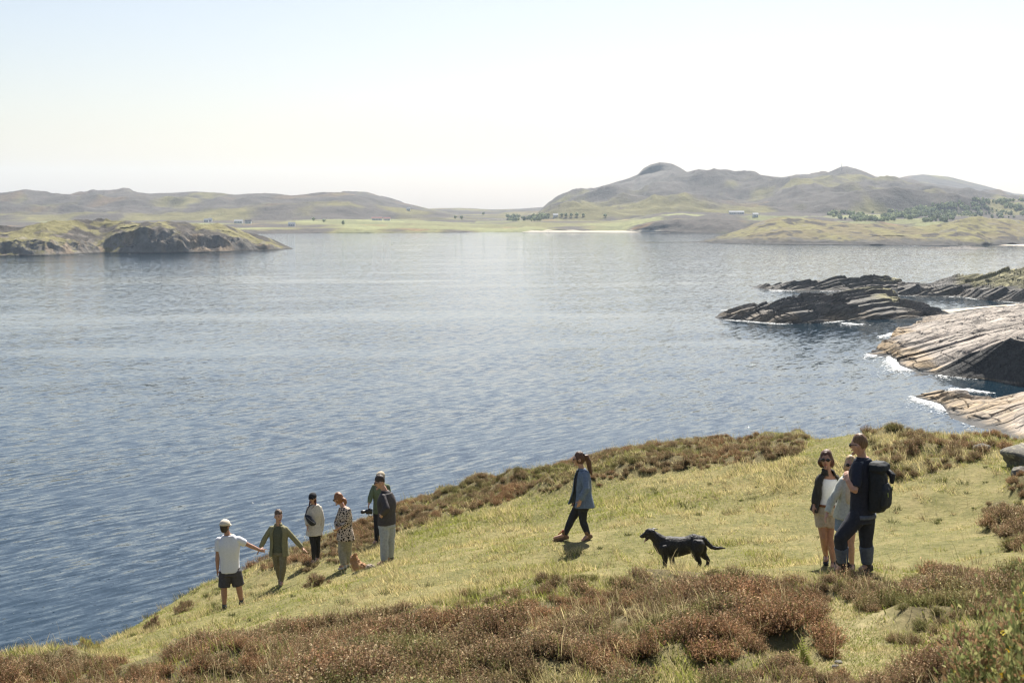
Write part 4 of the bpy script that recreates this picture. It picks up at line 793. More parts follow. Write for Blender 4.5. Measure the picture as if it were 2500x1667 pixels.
for tt in np.linspace(-1, 1, 11):
    c = sp(758+13.5*tt, 1268+9*tt+2.5*(1-tt*tt), 32.72+0.02*tt*tt); q = (1-0.85*tt*tt); a = np.arange(14)*2*np.pi/14
    R.append(c+np.stack([0.0*a, np.cos(a)*0.065*(0.35+0.65*q), np.sin(a)*0.105*q+0.004*np.sin(a)], 1))
bag_part('pouch', B.rings(R), cloth((0.035, 0.037, 0.045), 0.6), bag); bag_part('strap', Soup().tube([sp(745, 1259, 32.76), sp(749, 1246, 32.78), sp(755, 1235, 32.86), sp(763, 1230, 33.0)], [.011]*4, 6), cloth((0.03, 0.03, 0.035)), bag)
bag_part('zip', Soup().tube([sp(749, 1262, 32.665), sp(758, 1270, 32.655), sp(769, 1277, 32.665)], [.006]*3, 6), plain((0.2, 0.2, 0.21), 0.4), bag)
# --- woman in leopard print
lm = Mat('leopard_print'); v = lm.coords(); dn = lm.noise(v, 14, 2, 0.5, 'Color'); va = lm.n('ShaderNodeVectorMath', operation='ADD'); sc_ = lm.n('ShaderNodeVectorMath', operation='SCALE'); sc_.inputs['Scale'].default_value = 0.05; lm.l(dn, sc_.inputs[0]); lm.l(v, va.inputs[0]); lm.l(sc_.outputs[0], va.inputs[1])
vo = lm.n('ShaderNodeTexVoronoi', feature='DISTANCE_TO_EDGE'); vo.inputs['Scale'].default_value = 17; lm.l(va.outputs[0], vo.inputs['Vector'])
lm.base(lm.ramp(vo.outputs['Distance'], [(0.10, (0.55, 0.45, 0.36)), (0.17, (0.022, 0.018, 0.016)), (0.36, (0.03, 0.02, 0.018)), (0.42, (0.13, 0.07, 0.045))])); lm.rough(0.8, 0.2); lm.bump(lm.noise(v, 14, 3), 0.3, 0.02)
p = Person('leopard', 'person in leopard print blouse and khaki trousers with a low ginger ponytail', dict(head=(826, 1218, .02), shL=(831, 1244, .12), shR=(851, 1243, -.12), elL=(823, 1274, .18), wrL=(823, 1290, -.02), elR=(846, 1276, -.16), wrR=(828, 1288, -.18),
 hipL=(838, 1309, .07), hipR=(849, 1308, -.06), knL=(834, 1346, .02), knR=(849, 1343, .1), anL=(840, 1380, -.02), anR=(849, 1373, .15), toeL=(829, 1383, -.1), toeR=(838, 1378, .0)), (-0.8, 0.5, 0), (-0.88, 0.32, -0.35), 1.68, True)
p.top('blouse', lm.m, -0.14, 0.04, 1.75, 0.03, wrinkle=0.008, flare=0.06, voxel=0.012); p.bottom('trousers', cloth((0.30, 0.275, 0.215)), 1.95, 0.022, hem=0.02)
p.hair(hair_mat((0.26, 0.11, 0.045)), (1.14, 1.08, 1.1), (0, -.018, .022), lambda B: B.tube([p.h(0, -.09, -.02), p.h(0, -.135, -.06), p.h(0, -.135, -.12), p.h(0, -.11, -.17)], [.045, .046, .038, .016])); p.shades(); p.collar(cloth((0.05, 0.04, 0.038)), 0.07, 0.03); p.shoes(cloth((0.5, 0.47, 0.43)), high=0.02)
# --- man with a camera, behind
class _(Person): hands = {'L': 'grip', 'R': 'relax'}
p = _('cameraman', 'person in green jacket and pale cap holding a camera, behind the dark-jacketed one', dict(head=(929, 1165, -.02), shL=(912, 1185, 0), shR=(947, 1184, 0), elL=(905, 1210, -.1), wrL=(901, 1229, -.2), haL=(898.5, 1239, -.22), elR=(950, 1212, 0), wrR=(945, 1235, -.08),
 hipL=(921, 1246, 0), hipR=(938, 1246, 0), knL=(920, 1285, -.05), knR=(936, 1285, .05), anL=(919, 1320, 0), anR=(934, 1320, .1), toeL=(911, 1326, -.12), toeR=(927, 1326, 0)), (-0.6, -0.8, 0), (-0.6, -0.75, -0.3), 1.76)
p.top('jacket', cloth((0.135, 0.165, 0.10)), -0.1, 0.03, 1.92, 0.022); p.bottom('trousers', cloth((0.03, 0.03, 0.035)), 1.95, 0.014); p.hair(hair_mat((0.3, 0.24, 0.17)), (1.05, 1.02, .98), (0, -.014, .0)); p.cap(cloth((0.5, 0.42, 0.31))); p.shoes(cloth((0.05, 0.045, 0.04)))
p.raw('scarf', Soup().tube([p.h(-.07, .03, -.16), p.h(0, .08, -.18), p.h(.07, .03, -.16), p.h(0.04, .09, -.28), p.h(-.02, .10, -.36)], [.03, .032, .03, .035, .02]), cloth((0.30, 0.19, 0.10)))
cm = empty('photo_camera', tuple(sp(899, 1249, 33.75)), 'black camera with long lens in the hand of the person in green', 'camera'); blk = plain((0.018, 0.018, 0.02), 0.4, 0.5); c0_ = sp(901.5, 1248, 33.75)
def box_rings(c, hx, hy, hz_, ch=0.2):
    out = []
    for z, q in ((-1, 0.9), (-0.85, 1), (0.85, 1), (1, 0.9)):
        pts = [(-1, -1+ch), (-1, 1-ch), (-1+ch, 1), (1-ch, 1), (1, 1-ch), (1, -1+ch), (1-ch, -1), (-1+ch, -1)]; out.append(c+np.array([[a*hx*q, b*hy*q, z*hz_] for a, b in pts]))
    return out
bag_part('camera_body', Soup().rings(box_rings(c0_, .075, .045, .055)), blk, cm); bag_part('lens', Soup().tube([c0_-np.array([.05, .02, -.005]), c0_-np.array([.10, .05, -.005]), c0_-np.array([.13, .065, -.005]), c0_-np.array([.17, .085, -.005])], [.036, .036, .042, .042], 14), blk, cm)
bag_part('viewfinder', Soup().rings(box_rings(c0_+np.array([0, 0, .062]), .028, .026, .014)), blk, cm); bag_part('strap', Soup().tube([c0_+np.array([.06, 0, -.03]), c0_+np.array([.07, -.01, -.1]), c0_+np.array([.03, -.02, -.13]), c0_+np.array([-.01, -.01, -.09]), c0_+np.array([-.05, 0, -.03])], [.007]*5, 6), blk, cm)
# --- man in dark jacket and grey jeans
p = Person('jacket', 'person in charcoal jacket and pale grey jeans with one hand in a pocket', dict(head=(927.5, 1177, 0), shL=(934, 1209, -.13), shR=(953, 1206, .15), elL=(943, 1241, -.27), wrL=(932, 1257, -.2), haL=(929, 1262, -.14), elR=(957, 1240, .2), wrR=(948, 1260, .14),
 hipL=(937, 1278, -.06), hipR=(951, 1277, .07), knL=(938, 1322, -.08), knR=(953.5, 1318, .1), anL=(938, 1369, -.05), anR=(952, 1359, .2), toeL=(922, 1378, -.1), toeR=(939, 1366, .16)), (-0.85, 0.35, 0), (-0.93, 0.05, -0.3), 1.8, bulk=1.04)
p.top('jacket', cloth((0.065, 0.058, 0.06), 0.7), -0.03, 0.036, 1.88, 0.026, wrinkle=0.009); p.collar(cloth((0.065, 0.058, 0.06), 0.7), 0.085, 0.06); p.bottom('jeans', cloth((0.36, 0.375, 0.40)), 1.96, 0.02, hem=0.012, wrinkle=0.009)
p.hair(hair_mat((0.05, 0.032, 0.022)), (1.02, 1.0, .86), (0, -.014, .046)); p.shades(); p.shoes(cloth((0.12, 0.115, 0.11)), high=0.03)
# --- striding woman in denim jacket
p = Person('walker', 'person in blue denim shirt jacket with a long ponytail, striding in tan boots', dict(head=(1413, 1121, 0), shL=(1417, 1153, .15), shR=(1427, 1154, -.15), elR=(1431, 1192, -.29), wrR=(1417, 1221, -.28), haR=(1413, 1233, -.28), elL=(1418, 1190, .2), wrL=(1404, 1217, .22), haL=(1400, 1228, .22),
 hipL=(1415, 1232, .07), hipR=(1423, 1232, -.07), knL=(1394, 1270, .07), knR=(1423, 1272, -.06), anL=(1379, 1306, .08), anR=(1436, 1306, -.05), toeL=(1352, 1313, .06), toeR=(1421, 1319, -.12)), (-1, 0, 0), (-1, 0, -0.1), 1.68, True, bulk=1.03)
p.top('shirt', cloth((0.025, 0.027, 0.035)), -0.05, 0.012, 0.3, 0.01); p.open_top('denim_jacket', cloth((0.15, 0.19, 0.25)), -0.03, 0.045, 0.55, 1.93, 0.028, 0.12, wrinkle=0.009); p.collar(cloth((0.15, 0.19, 0.25)), 0.075, 0.045)
p.bottom('trousers', cloth((0.035, 0.036, 0.042)), 1.95, 0.014); p.shades()
p.hair(hair_mat((0.11, 0.05, 0.028)), (1.08, 1.05, 1.05), (0, -.016, .02), lambda B: B.tube([p.h(0, -.08, .05), p.h(0, -.14, .04), p.h(0, -.165, -.04), p.h(0, -.175, -.14), p.h(0, -.185, -.24), p.h(0, -.2, -.30)], [.036, .045, .05, .048, .036, .014]))
p.raw('hair_clip', Soup().tube([p.h(-.03, -.095, .09), p.h(0, -.105, .06), p.h(.03, -.095, .02)], [.016, .02, .014], 8), plain((0.015, 0.014, 0.015), 0.4)); p.shoes(cloth((0.20, 0.125, 0.075), 0.7), plain((0.05, 0.04, 0.035), 0.8), 0.09, 1.0)
p.raw('boot_laces', Soup().tube([sp(1363, 1304, 25.99), sp(1370, 1299, 25.99), sp(1375, 1294, 26.0)], [.010, .011, .009], 8), cloth((0.42, 0.07, 0.04)))
# --- woman in white tank top
p = Person('tank', 'person in white tank top, beige shorts and open dark jacket, wearing sunglasses', dict(head=(2017, 1122, -.02), shL=(2002, 1163, -.03), shR=(2042, 1161, .03), elL=(1994, 1199, -.02), wrL=(1988, 1232, -.06), elR=(2047, 1199, .06), wrR=(2041, 1236, .06),
 hipL=(2003, 1243, 0), hipR=(2027, 1243, .03), knL=(2010, 1311, -.02), knR=(2026, 1313, .02), anL=(2017, 1361, .18), anR=(2035, 1377, .02), toeL=(2016, 1368, .02), toeR=(2029, 1385, -.12)), (-0.15, -1, 0), (-0.3, -0.95, -0.02), 1.66, True, SKIN_TAN)
p.top('tank_top', cloth((0.78, 0.78, 0.8), var=0.05), 0.08, 0.012, 0, neck=False, wrinkle=0.004); p.open_top('jacket', cloth((0.055, 0.05, 0.042)), -0.08, 0.045, 0.85, 1.95, 0.024, 0.03); p.collar(cloth((0.055, 0.05, 0.042)), 0.09, 0.06)
p.bottom('shorts', cloth((0.44, 0.37, 0.285)), 0.62, 0.018, 0.2, 0.014); S_ = p.torso(0.13, 0.2, 0.026, 3); p.raw('belt', Soup().rings([p.ring(q) for q in S_]), plain((0.20, 0.075, 0.03), 0.5))
p.hair(hair_mat((0.10, 0.04, 0.022)), (1.2, 1.08, 1.08), (0, -.022, .02), lambda B: [B.tube([p.h(q*.072, -.02, .02), p.h(q*.085, -.02, -.05), p.h(q*.075, -.03, -.10)], [.028, .036, .022]) for q in (-1, 1)]+[B.ball(p.h(0.03, -.06, -.06), (.085, .06, .07), p.HM)]); p.shades(); p.shoes(cloth((0.04, 0.04, 0.042)), high=0.03)
# --- blonde woman in pale cardigan and scarf
p = Person('blonde', 'blonde person in pale cardigan and cream scarf, half hidden by the backpack wearer', dict(head=(2077, 1134, -.03), shL=(2055, 1168, -.02), shR=(2093, 1170, .04), elL=(2034, 1215, -.08), wrL=(2019, 1253, -.15), haL=(2014, 1268, -.18), elR=(2098, 1212, .05), wrR=(2085, 1245, -.05),
 hipL=(2056, 1257, -.02), hipR=(2079, 1257, .03), knL=(2050, 1322, -.02), knR=(2077, 1326, .0), anL=(2043, 1378, .1), anR=(2080, 1382, .05), toeL=(2041, 1388, -.02), toeR=(2079, 1391, -.12)), (-0.25, -1, 0), (-0.3, -0.95, -0.05), 1.62, True)
p.top('cardigan', cloth((0.50, 0.52, 0.46)), -0.1, 0.03, 1.93, 0.024, wrinkle=0.009, flare=0.04); p.bottom('denim_shorts', cloth((0.22, 0.28, 0.36)), 0.6, 0.016, 0.12, 0.01)
p.raw('scarf', Soup().tube([p.h(-.08, .0, -.15), p.h(-.05, .075, -.16), p.h(.03, .085, -.165), p.h(.08, .01, -.15), p.h(0, -.07, -.14), p.h(-.08, .0, -.155)], [.034]*6), cloth((0.55, 0.49, 0.39)))
for q in (-0.07, 0.035): p.raw('scarf_tail', Soup().tube([p.h(q, .09, -.17), p.h(q-.02, .13, -.30), p.h(q-.02, .135, -.42), p.h(q-.03, .13, -.52)], np.array([[.03, .018], [.045, .016], [.05, .014], [.045, .01]]), 12, p.hl), cloth((0.55, 0.49, 0.39)))
p.hair(hair_mat((0.46, 0.33, 0.18)), (1.1, 1.05, 1.05), (0, -.016, .02), lambda B: [B.tube([p.h(q*.07, -.01, .0), p.h(q*.08, -.01, -.06), p.h(q*.07, -.02, -.11)], [.024, .028, .016]) for q in (-1, 1)]); p.shades(); p.shoes(cloth((0.04, 0.042, 0.045)), high=0.03)
# --- man with backpack
p = Person('pack', 'tall person in navy polo and dark hiking trousers, seen from behind with one knee bent', dict(head=(2097, 1087, 0), shL=(2092, 1133, -.10), shR=(2122, 1128, .18), elL=(2086, 1199, -.30), wrL=(2069, 1173, -.26), haL=(2066, 1160, -.2), elR=(2128, 1180, .28), wrR=(2108, 1200, .32),
 hipL=(2096, 1259, -.05), hipR=(2115, 1257, .09), knL=(2052, 1312, -.13), knR=(2114, 1319, .08), anL=(2058, 1378, -.08), anR=(2117, 1379, .12), toeL=(2044, 1392, -.06), toeR=(2099, 1390, .05)), (-0.8, 0.6, 0), (-0.82, 0.55, -0.12), 1.84, bulk=1.05)
p.top('polo_shirt', cloth((0.03, 0.033, 0.045)), -0.06, 0.024, 0.86, 0.024, 0.1, wrinkle=0.008); p.collar(cloth((0.03, 0.033, 0.045)), 0.082, 0.05); p.bottom('hiking_trousers', cloth((0.034, 0.036, 0.044)), 1.95, 0.026, 0.16)
for sd_, (t0_, t1_) in (('L', (1.22, 1.9)), ('R', (1.12, 1.92))):
    P_, r_ = p.leg(sd_, t1_, 0.034 if t0_ > 1 else 0.042); ts_ = np.array([q for q in (0, 0.25, 0.5, 0.75, 0.92, 1.0, 1.08, 1.2, 1.35, 1.6, 1.8, 2.0) if q < t1_-0.02]+[t1_]); k_ = ts_ >= t0_; r_ = r_+(0.035*np.clip(0.6-ts_, 0, 1) if t0_ < 1 else 0); fuse('trouser_panel', Soup().tube(P_[k_], r_[k_], 14, ends=False), cloth((0.105, 0.12, 0.15)), p.root, 0.012, 1, p.o, 0.005)
p.raw('waistband', Soup().rings([p.ring(q) for q in p.torso(-0.04, 0.04, 0.034, 3)]), cloth((0.11, 0.125, 0.155))); p.hair(hair_mat((0.18, 0.10, 0.048)), (1.03, 1.0, .92), (0, -.016, .04)); p.shades(); p.shoes(cloth((0.06, 0.05, 0.045)), plain((0.03, 0.03, 0.03), 0.8), 0.08, 1.08)
bp = empty('backpack', tuple(sp(2150, 1243, 19.05)), 'large dark hiking backpack on the back of the tall person', 'backpack'); bd = cloth((0.024, 0.028, 0.031), 0.7); bk = unit(-p.fwS*np.array([1, 1, 0])); bl = unit(p.latS*np.array([1, 1, 0])); cB = p.S-np.array([0, 0, 0.25])+bk*0.21
def pack_rings(c, prof, hw, hd):
    out = []; a = np.arange(20)*2*np.pi/20
    for z, q, o_ in prof: out.append(c+np.array([0, 0, z])+bk*o_+np.outer(np.sign(np.cos(a))*np.abs(np.cos(a))**0.6*hw*q, bl)+np.outer(np.sign(np.sin(a))*np.abs(np.sin(a))**0.6*hd*q, bk))
    return out
fuse('pack_body', Soup().rings(pack_rings(cB, [(-.33, .7, -.01), (-.29, .95, .0), (-.1, 1.05, .02), (.1, 1.0, .01), (.22, .9, -.01), (.27, .75, -.02)], .15, .10)), bd, bp, 0.011, 2, np.array(bp.location), 0.008, 14)
fuse('lid', Soup().rings(pack_rings(cB, [(.20, .9, .02), (.24, 1.05, .03), (.30, 1.0, .02), (.34, .7, .0)], .15, .11)), bd, bp, 0.011, 2, np.array(bp.location), 0.006, 14)
fuse('front_pocket', Soup().rings(pack_rings(cB+bk*0.10, [(-.27, .7, 0), (-.22, 1, .01), (-.02, 1, .02), (.06, .7, .0)], .12, .05)), cloth((0.03, 0.035, 0.038), 0.7), bp, 0.011, 2, np.array(bp.location), 0.006, 14)
fuse('rain_cover', Soup().tube([cB+np.array([0, 0, .24])+bk*0.10+bl*0.05, cB+np.array([0, 0, .17])+bk*0.2+bl*0.02, cB+np.array([0, 0, .08])+bk*0.2], [.035, .045, .025]), cloth((0.02, 0.022, 0.026), 0.6), bp, 0.01, 1, np.array(bp.location), 0.006)
for sd_, q in (('L', -1), ('R', 1)):
    sh = p.J['sh'+sd_]*0.7+p.S*0.3; bag_part('shoulder_strap', Soup().tube([cB+np.array([0, 0, .2])-bk*0.1+(sh-p.S)*0.7, sh+np.array([0, 0, .075])-bk*(-.05), sh+np.array([0, 0, .07])-bk*0.04, sh-bk*0.13-np.array([0, 0, .05]), sh-bk*0.15-np.array([0, 0, .2]), sh-bk*0.1-np.array([0, 0, .33])], np.array([[.032, .012]]*6), 10, bl), cloth((0.16, 0.165, 0.17), 0.7), bp)
for dx_, z_ in ((-.06, -.05), (.08, .02), (.05, .18)): bag_part('tag', Soup().tube([cB+bk*.17+bl*dx_+np.array([0, 0, z_]), cB+bk*.175+bl*(dx_+.005)+np.array([0, 0, z_-.05])], [.008, .006], 6), plain((0.35, 0.42, 0.10), 0.5), bp)

# ------------------------------------------------------------------ dogs
def dog_pt(px, py, dy): return sp(px, py, FEET['dog'][2]+dy)
o_ = sp(*FEET['dog']); o_[2] = ground_z(o_[:1], o_[1:2])[0]; dg_ = empty('dog', tuple(o_), 'black dog with its mouth open standing in the grass behind the heather', 'dog')
B = Soup(); d_ = dog_pt
B.tube([d_(1604, 1322, 0), d_(1616, 1331, 0), d_(1632, 1334, 0), d_(1655, 1334, 0), d_(1678, 1330, 0), d_(1697, 1323, 0), d_(1712, 1322, 0)], np.array([[.085, .10], [.125, .155], [.14, .175], [.14, .165], [.125, .145], [.12, .145], [.085, .10]]), 18, (0, 1, 0))
B.tube([d_(1588, 1301, 0), d_(1598, 1309, 0), d_(1609, 1319, 0), d_(1622, 1328, 0)], np.array([[.07, .075], [.075, .085], [.09, .11], [.11, .14]]), 14, (0, 1, 0))
B.ball(d_(1586, 1300, 0), (.085, .068, .075)); B.tube([d_(1580, 1302, 0), d_(1573, 1306, 0), d_(1567, 1309, 0), d_(1564.5, 1310, 0)], [.05, .042, .034, .024], 12)
B.tube([d_(1585, 1309, 0), d_(1580, 1315, 0), d_(1574.5, 1320, 0)], [.03, .024, .016], 10)
for pts, r in (((( 1620, 1335, -.10), (1623, 1352, -.10), (1624, 1368, -.09), (1623, 1384, -.09), (1620, 1389, -.09)), (.075, .056, .036, .032, .034)), (((1634, 1338, .10), (1638, 1354, .10), (1641, 1368, .10), (1641.5, 1382, .10), (1639, 1386, .10)), (.07, .05, .036, .031, .033)),
 (((1704, 1325, -.09), (1702, 1341, -.10), (1699, 1355, -.10), (1704, 1364, -.10), (1709, 1372, -.10), (1706.5, 1384, -.10), (1702.5, 1387, -.10)), (.10, .095, .062, .044, .03, .026, .03)), (((1708, 1328, .09), (1714, 1343, .09), (1717, 1354, .09), (1724, 1361, .09), (1729.5, 1367, .09), (1727, 1380, .09), (1723, 1383, .09)), (.09, .08, .055, .04, .029, .025, .03))):
    B.tube([d_(*q) for q in pts], np.array(r)*1.15, 12)
B.tube([d_(1713, 1313, 0), d_(1720, 1318, 0), d_(1728, 1327, .01), d_(1737, 1335, .01), d_(1748, 1338, .02), d_(1760, 1337, .03), d_(1771, 1337.5, .03)], [.05, .046, .04, .036, .03, .024, .01], 10)
coat = Mat('black_coat'); v = coat.coords((1, 1, 1)); n_ = coat.noise(v, 60, 3, 0.6); coat.base(coat.ramp(n_, [(0.3, (0.01, 0.01, 0.011)), (0.75, (0.045, 0.042, 0.04))])); coat.rough(0.6, 0.25); coat.bump(n_, 0.7, 0.01)
fuse('body', B, coat.m, dg_, 0.0105, 3, o_, 0.0045, 45, 2)
def dpart(name, soup, mat, root, o): 
    V = np.concatenate(soup.V)-o; me = bpy.data.meshes.new(name); me.from_pydata([tuple(q) for q in V], [], soup.F); me.materials.append(mat); me.polygons.foreach_set('use_smooth', np.ones(len(me.polygons), bool)); return link(bpy.data.objects.new(name, me), root)
for dy_, tip in ((-.075, (1597.5, 1302)), (.075, (1606, 1291))): dpart('ear', Soup().tube([d_(1591, 1294, dy_*0.8), d_(1595, 1297 if dy_ < 0 else 1289.5, dy_*1.2), d_(tip[0], tip[1], dy_*1.25)], np.array([[.03, .012], [.036, .01], [.012, .006]]), 10, (1, 0, 0.4)), plain((0.03, 0.027, 0.026), 0.5), dg_, o_)
dpart('nose', Soup().ball(d_(1564, 1309, 0), (.018, .022, .017)), plain((0.012, 0.012, 0.013), 0.3), dg_, o_); dpart('tongue', Soup().tube([d_(1581, 1312.5, 0), d_(1576, 1317, -.002), d_(1573.5, 1323, -.002)], np.array([[.022, .008], [.022, .007], [.015, .006]]), 10, (0, 1, 0)), plain((0.42, 0.17, 0.16), 0.4), dg_, o_)
for dy_ in (-.055, .055): dpart('eye', Soup().ball(d_(1578, 1300, dy_), (.01, .008, .01)), plain((0.02, 0.012, 0.01), 0.2, 0.5), dg_, o_)
# small tan dog, sitting with its back to us
o_ = sp(*FEET['small_dog']); o_[2] = ground_z(o_[:1], o_[1:2])[0]; D2 = FEET['small_dog'][2]; d_ = lambda a, b, c: sp(a+(a-880)*0.15, b-8+(b-1400)*0.16, D2+c); sdg = empty('dog', tuple(o_), 'small fluffy tan dog sitting on the slope by the grey jeans', 'dog'); B = Soup()
B.tube([d_(869, 1380, .02), d_(870, 1387, .02), d_(875, 1395, 0), d_(884, 1400, 0), d_(893, 1401, 0)], np.array([[.10, .095], [.125, .12], [.15, .14], [.15, .135], [.12, .11]]), 16); B.ball(d_(867, 1376, .02), (.09, .088, .098)); B.tube([d_(864, 1377, .06), d_(860.5, 1379, .10), d_(859, 1380, .13)], [.045, .034, .022])
for q in ((868, 1396, .08), (872, 1398, -.08)): B.tube([d_(*q), d_(q[0]-2, 1405, q[2]), d_(q[0]-4, 1408, q[2])], [.05, .034, .03])
for q in ((886, 1402, -.1), (888, 1402, .1)): B.tube([d_(*q), d_(q[0]-4, 1406, q[2]), d_(q[0]-9, 1408, q[2])], [.075, .045, .03])
fur = Mat('tan_fur'); v = fur.coords(); n_ = fur.noise(v, 26, 4, 0.7); fur.base(fur.mix(fur.noise(v, 6, 2), (0.40, 0.22, 0.11), fur.ramp(n_, [(0.3, (0.16, 0.075, 0.04)), (0.7, (0.48, 0.29, 0.16))]))); fur.rough(0.8, 0.2); fur.bump(n_, 0.8, 0.02)
fuse('body', B, fur.m, sdg, 0.011, 1, o_, 0.014, 38, 9)
for q in (-1, 1): dpart('ear', Soup().tube([d_(868.5+q*1.2, 1371, .02+q*.045), d_(869.5+q*1.5, 1366.5, .02+q*.06), d_(870+q*1.6, 1363.5, .02+q*.06)], np.array([[.042, .016], [.034, .013], [.008, .006]]), 10, (1, 0, 0)), fur.m, sdg, o_)
fg = Mat('grey_fur'); n_ = fg.noise(fg.coords(), 40, 3, 0.7); fg.base(fg.ramp(n_, [(0.3, (0.16, 0.12, 0.09)), (0.7, (0.45, 0.38, 0.30))])); fg.rough(0.8, 0.2)
fuse('tail', Soup().tube([d_(892, 1399, 0), d_(898, 1398, -.03), d_(904, 1394, -.03), d_(908, 1391, -.02)], [.075, .105, .09, .035]), fg.m, sdg, 0.011, 1, o_, 0.018, 36, 4)
dpart('nose', Soup().ball(d_(858.8, 1379.5, .15), (.014, .014, .012)), plain((0.015, 0.013, 0.013), 0.4), sdg, o_)

# ------------------------------------------------------------------ foam where the swell meets the rocks
fm = Mat('sea_foam'); fm.base((0.75, 0.77, 0.77)); fm.rough(0.9, 0.2)
FV, FF, fn_ = [], [], 0
def foam(line, n, spread, size, bias=0.0):
    global fn_
    L = np.array([at(a, b, sea_D(b))[:2] for a, b, *_ in line]); seg = np.hypot(*(L[1:]-L[:-1]).T); cum = np.concatenate([[0], np.cumsum(seg)])
    t = rng.uniform(0, cum[-1], n*4); dens = smooth(-0.12, 0.3, fbm2(t/14+L[0, 0], t*0, 3, 501)); t = t[rng.random(n*4) < dens*0.5][:int(n*0.75)]; m = len(t)
    x = np.interp(t, cum, L[:, 0]); y = np.interp(t, cum, L[:, 1]); amt = 0.3+1.2*np.clip(fbm2(t/22+5, t*0+L[0, 1], 2, 503)+0.4, 0, 1)
    d = rng.exponential(spread*1.3, m)*amt; x = x-d*0.35*rng.random(m)-d*0.15; y = y-d*1.0+rng.normal(0, 1.0, m)
    s_ = 0.33*size*(0.3+rng.random(m)**3*1.5)*np.exp(-d/(spread*2.5)); a = np.arange(6)*np.pi/3; r = s_[:, None]*(0.5+0.7*rng.random((m, 6)))
    V = np.stack([x[:, None]+r*1.9*np.cos(a), y[:, None]+r*1.3*np.sin(a), np.full((m, 6), 0.06)+0.1*rng.random((m, 1))], 2).reshape(-1, 3); b = np.arange(m)[:, None]*6+fn_
    FV.append(V); FF.extend([b+np.array([q]) for q in ([0, 1, 2], [0, 2, 3], [0, 3, 4], [0, 4, 5])]); fn_ += m*6
foam(W4[:5], 2600, 5.0, 0.75); foam(W4[:3], 2200, 7.0, 0.9); foam(W4[4:], 500, 1.5, 0.5); foam(W5, 3200, 4.5, 0.6); foam(W5[1:5], 1600, 8, 0.55)
foam(W3[:6], 1500, 2.2, 0.7); foam([(1600, 733), (1640, 733), (1700, 737)], 400, 3, 0.9); foam([(1650, 713), (1685, 711)], 200, 3, 0.9); foam(W6, 1600, 6, 0.9); foam(W1, 1500, 5, 0.9); foam([(1770, 668), (1830, 671), (1900, 671), (1990, 668)], 900, 4, 1.0); foam(W2, 800, 2, 0.9)
foam([(2120, 570), (2280, 571)], 200, 4, 1.4); foam([(1680, 624), (1730, 624)], 120, 3, 1.0); foam([(2180, 893), (2230, 895), (2290, 905)], 900, 3, 0.6); foam([(2010, 778), (2060, 762), (2090, 756)], 900, 5, 0.8); foam([(1600, 558), (1900, 563), (2200, 566)], 500, 4, 1.3); foam([(20, 590), (240, 584), (400, 585), (600, 577)], 300, 3, 1.0)
tag(mesh('foam', np.concatenate(FV), np.concatenate(FF), fm.m, smooth_shade=False), 'white foam breaking along the rocks', kind='stuff')

# ------------------------------------------------------------------ boulders, stones, bushes, gorse, fern
bm_ = Mat('lichen_rock'); v = bm_.coords(); n_ = bm_.noise(v, 3.5, 7, 0.65); l_ = bm_.noise(v, 9, 4, 0.6)
bm_.base(bm_.mix(bm_.ramp(l_, [(0.52, (0, 0, 0)), (0.62, (1, 1, 1))]), bm_.ramp(n_, [(0.3, (0.075, 0.072, 0.065)), (0.7, (0.21, 0.195, 0.165))]), (0.29, 0.27, 0.2))); bm_.rough(0.9, 0.2); bm_.bump(n_, 0.7, 0.06)
def boulder(name, c, r, label, seed, rot=0.0, cat='boulder', group=None):
    nu, nv = 40, 24; th = np.linspace(0.02, np.pi-0.02, nv); ph = np.arange(nu)*2*np.pi/nu; t_, p_ = np.meshgrid(th, ph, indexing='ij')
    q = np.stack([np.sin(t_)*np.cos(p_), np.sin(t_)*np.sin(p_), np.cos(t_)], 2).reshape(-1, 3); q = np.sign(q)*np.abs(q)**0.85
    d = 1+0.35*noise3(q*1.6+seed, seed)+0.2*noise3(q*3.7+seed, seed+1)+0.1*noise3(q*8+seed, seed+2); q = q*d[:, None]*np.asarray(r); cr, sr = math.cos(rot), math.sin(rot); q = q@np.array([[cr, sr, 0], [-sr, cr, 0], [0, 0, 1]])
    i, j = np.meshgrid(np.arange(nv-1), np.arange(nu), indexing='ij'); a = (i*nu+j).ravel(); b = (i*nu+(j+1) % nu).ravel(); o = mesh(name, q, np.stack([a, b, b+nu, a+nu], 1), bm_.m)
    o.location = tuple(c); return tag(o, label, cat, group)
def on_ground(px, py, D, dz=0.0):
    q = at(px, py, D); q[2] = ground_z(q[:1], q[1:2])[0]+dz; return q
boulder('boulder', on_ground(2400, 1068, 28.3, -0.02), (0.85, 0.6, 0.34), 'large lichened boulder half sunk in the crest at the picture edge', 3, 0.4)
boulder('boulder', on_ground(2350, 1086, 27.2, 0.0), (0.24, 0.2, 0.14), 'smaller boulder leaning against the large lichened one', 9, 1.0)
boulder('boulder', on_ground(2255, 1032, 30.5, 0.02), (0.17, 0.2, 0.12), 'small dark stone poking through the heather on the crest', 15, 0.2)
for k, (a, b, D) in enumerate(((2105, 1562, 12.2), (1918, 1551, 12.8), (1926, 1538, 13.0))): boulder('stone', on_ground(a, b, D, 0.01), (0.035, 0.03, 0.02), ('little grey stone beside the bottom heather of the path', 'little grey stone on the bare part of the path', 'little stone just up the path from another')[k], 20+k, k, 'stone')

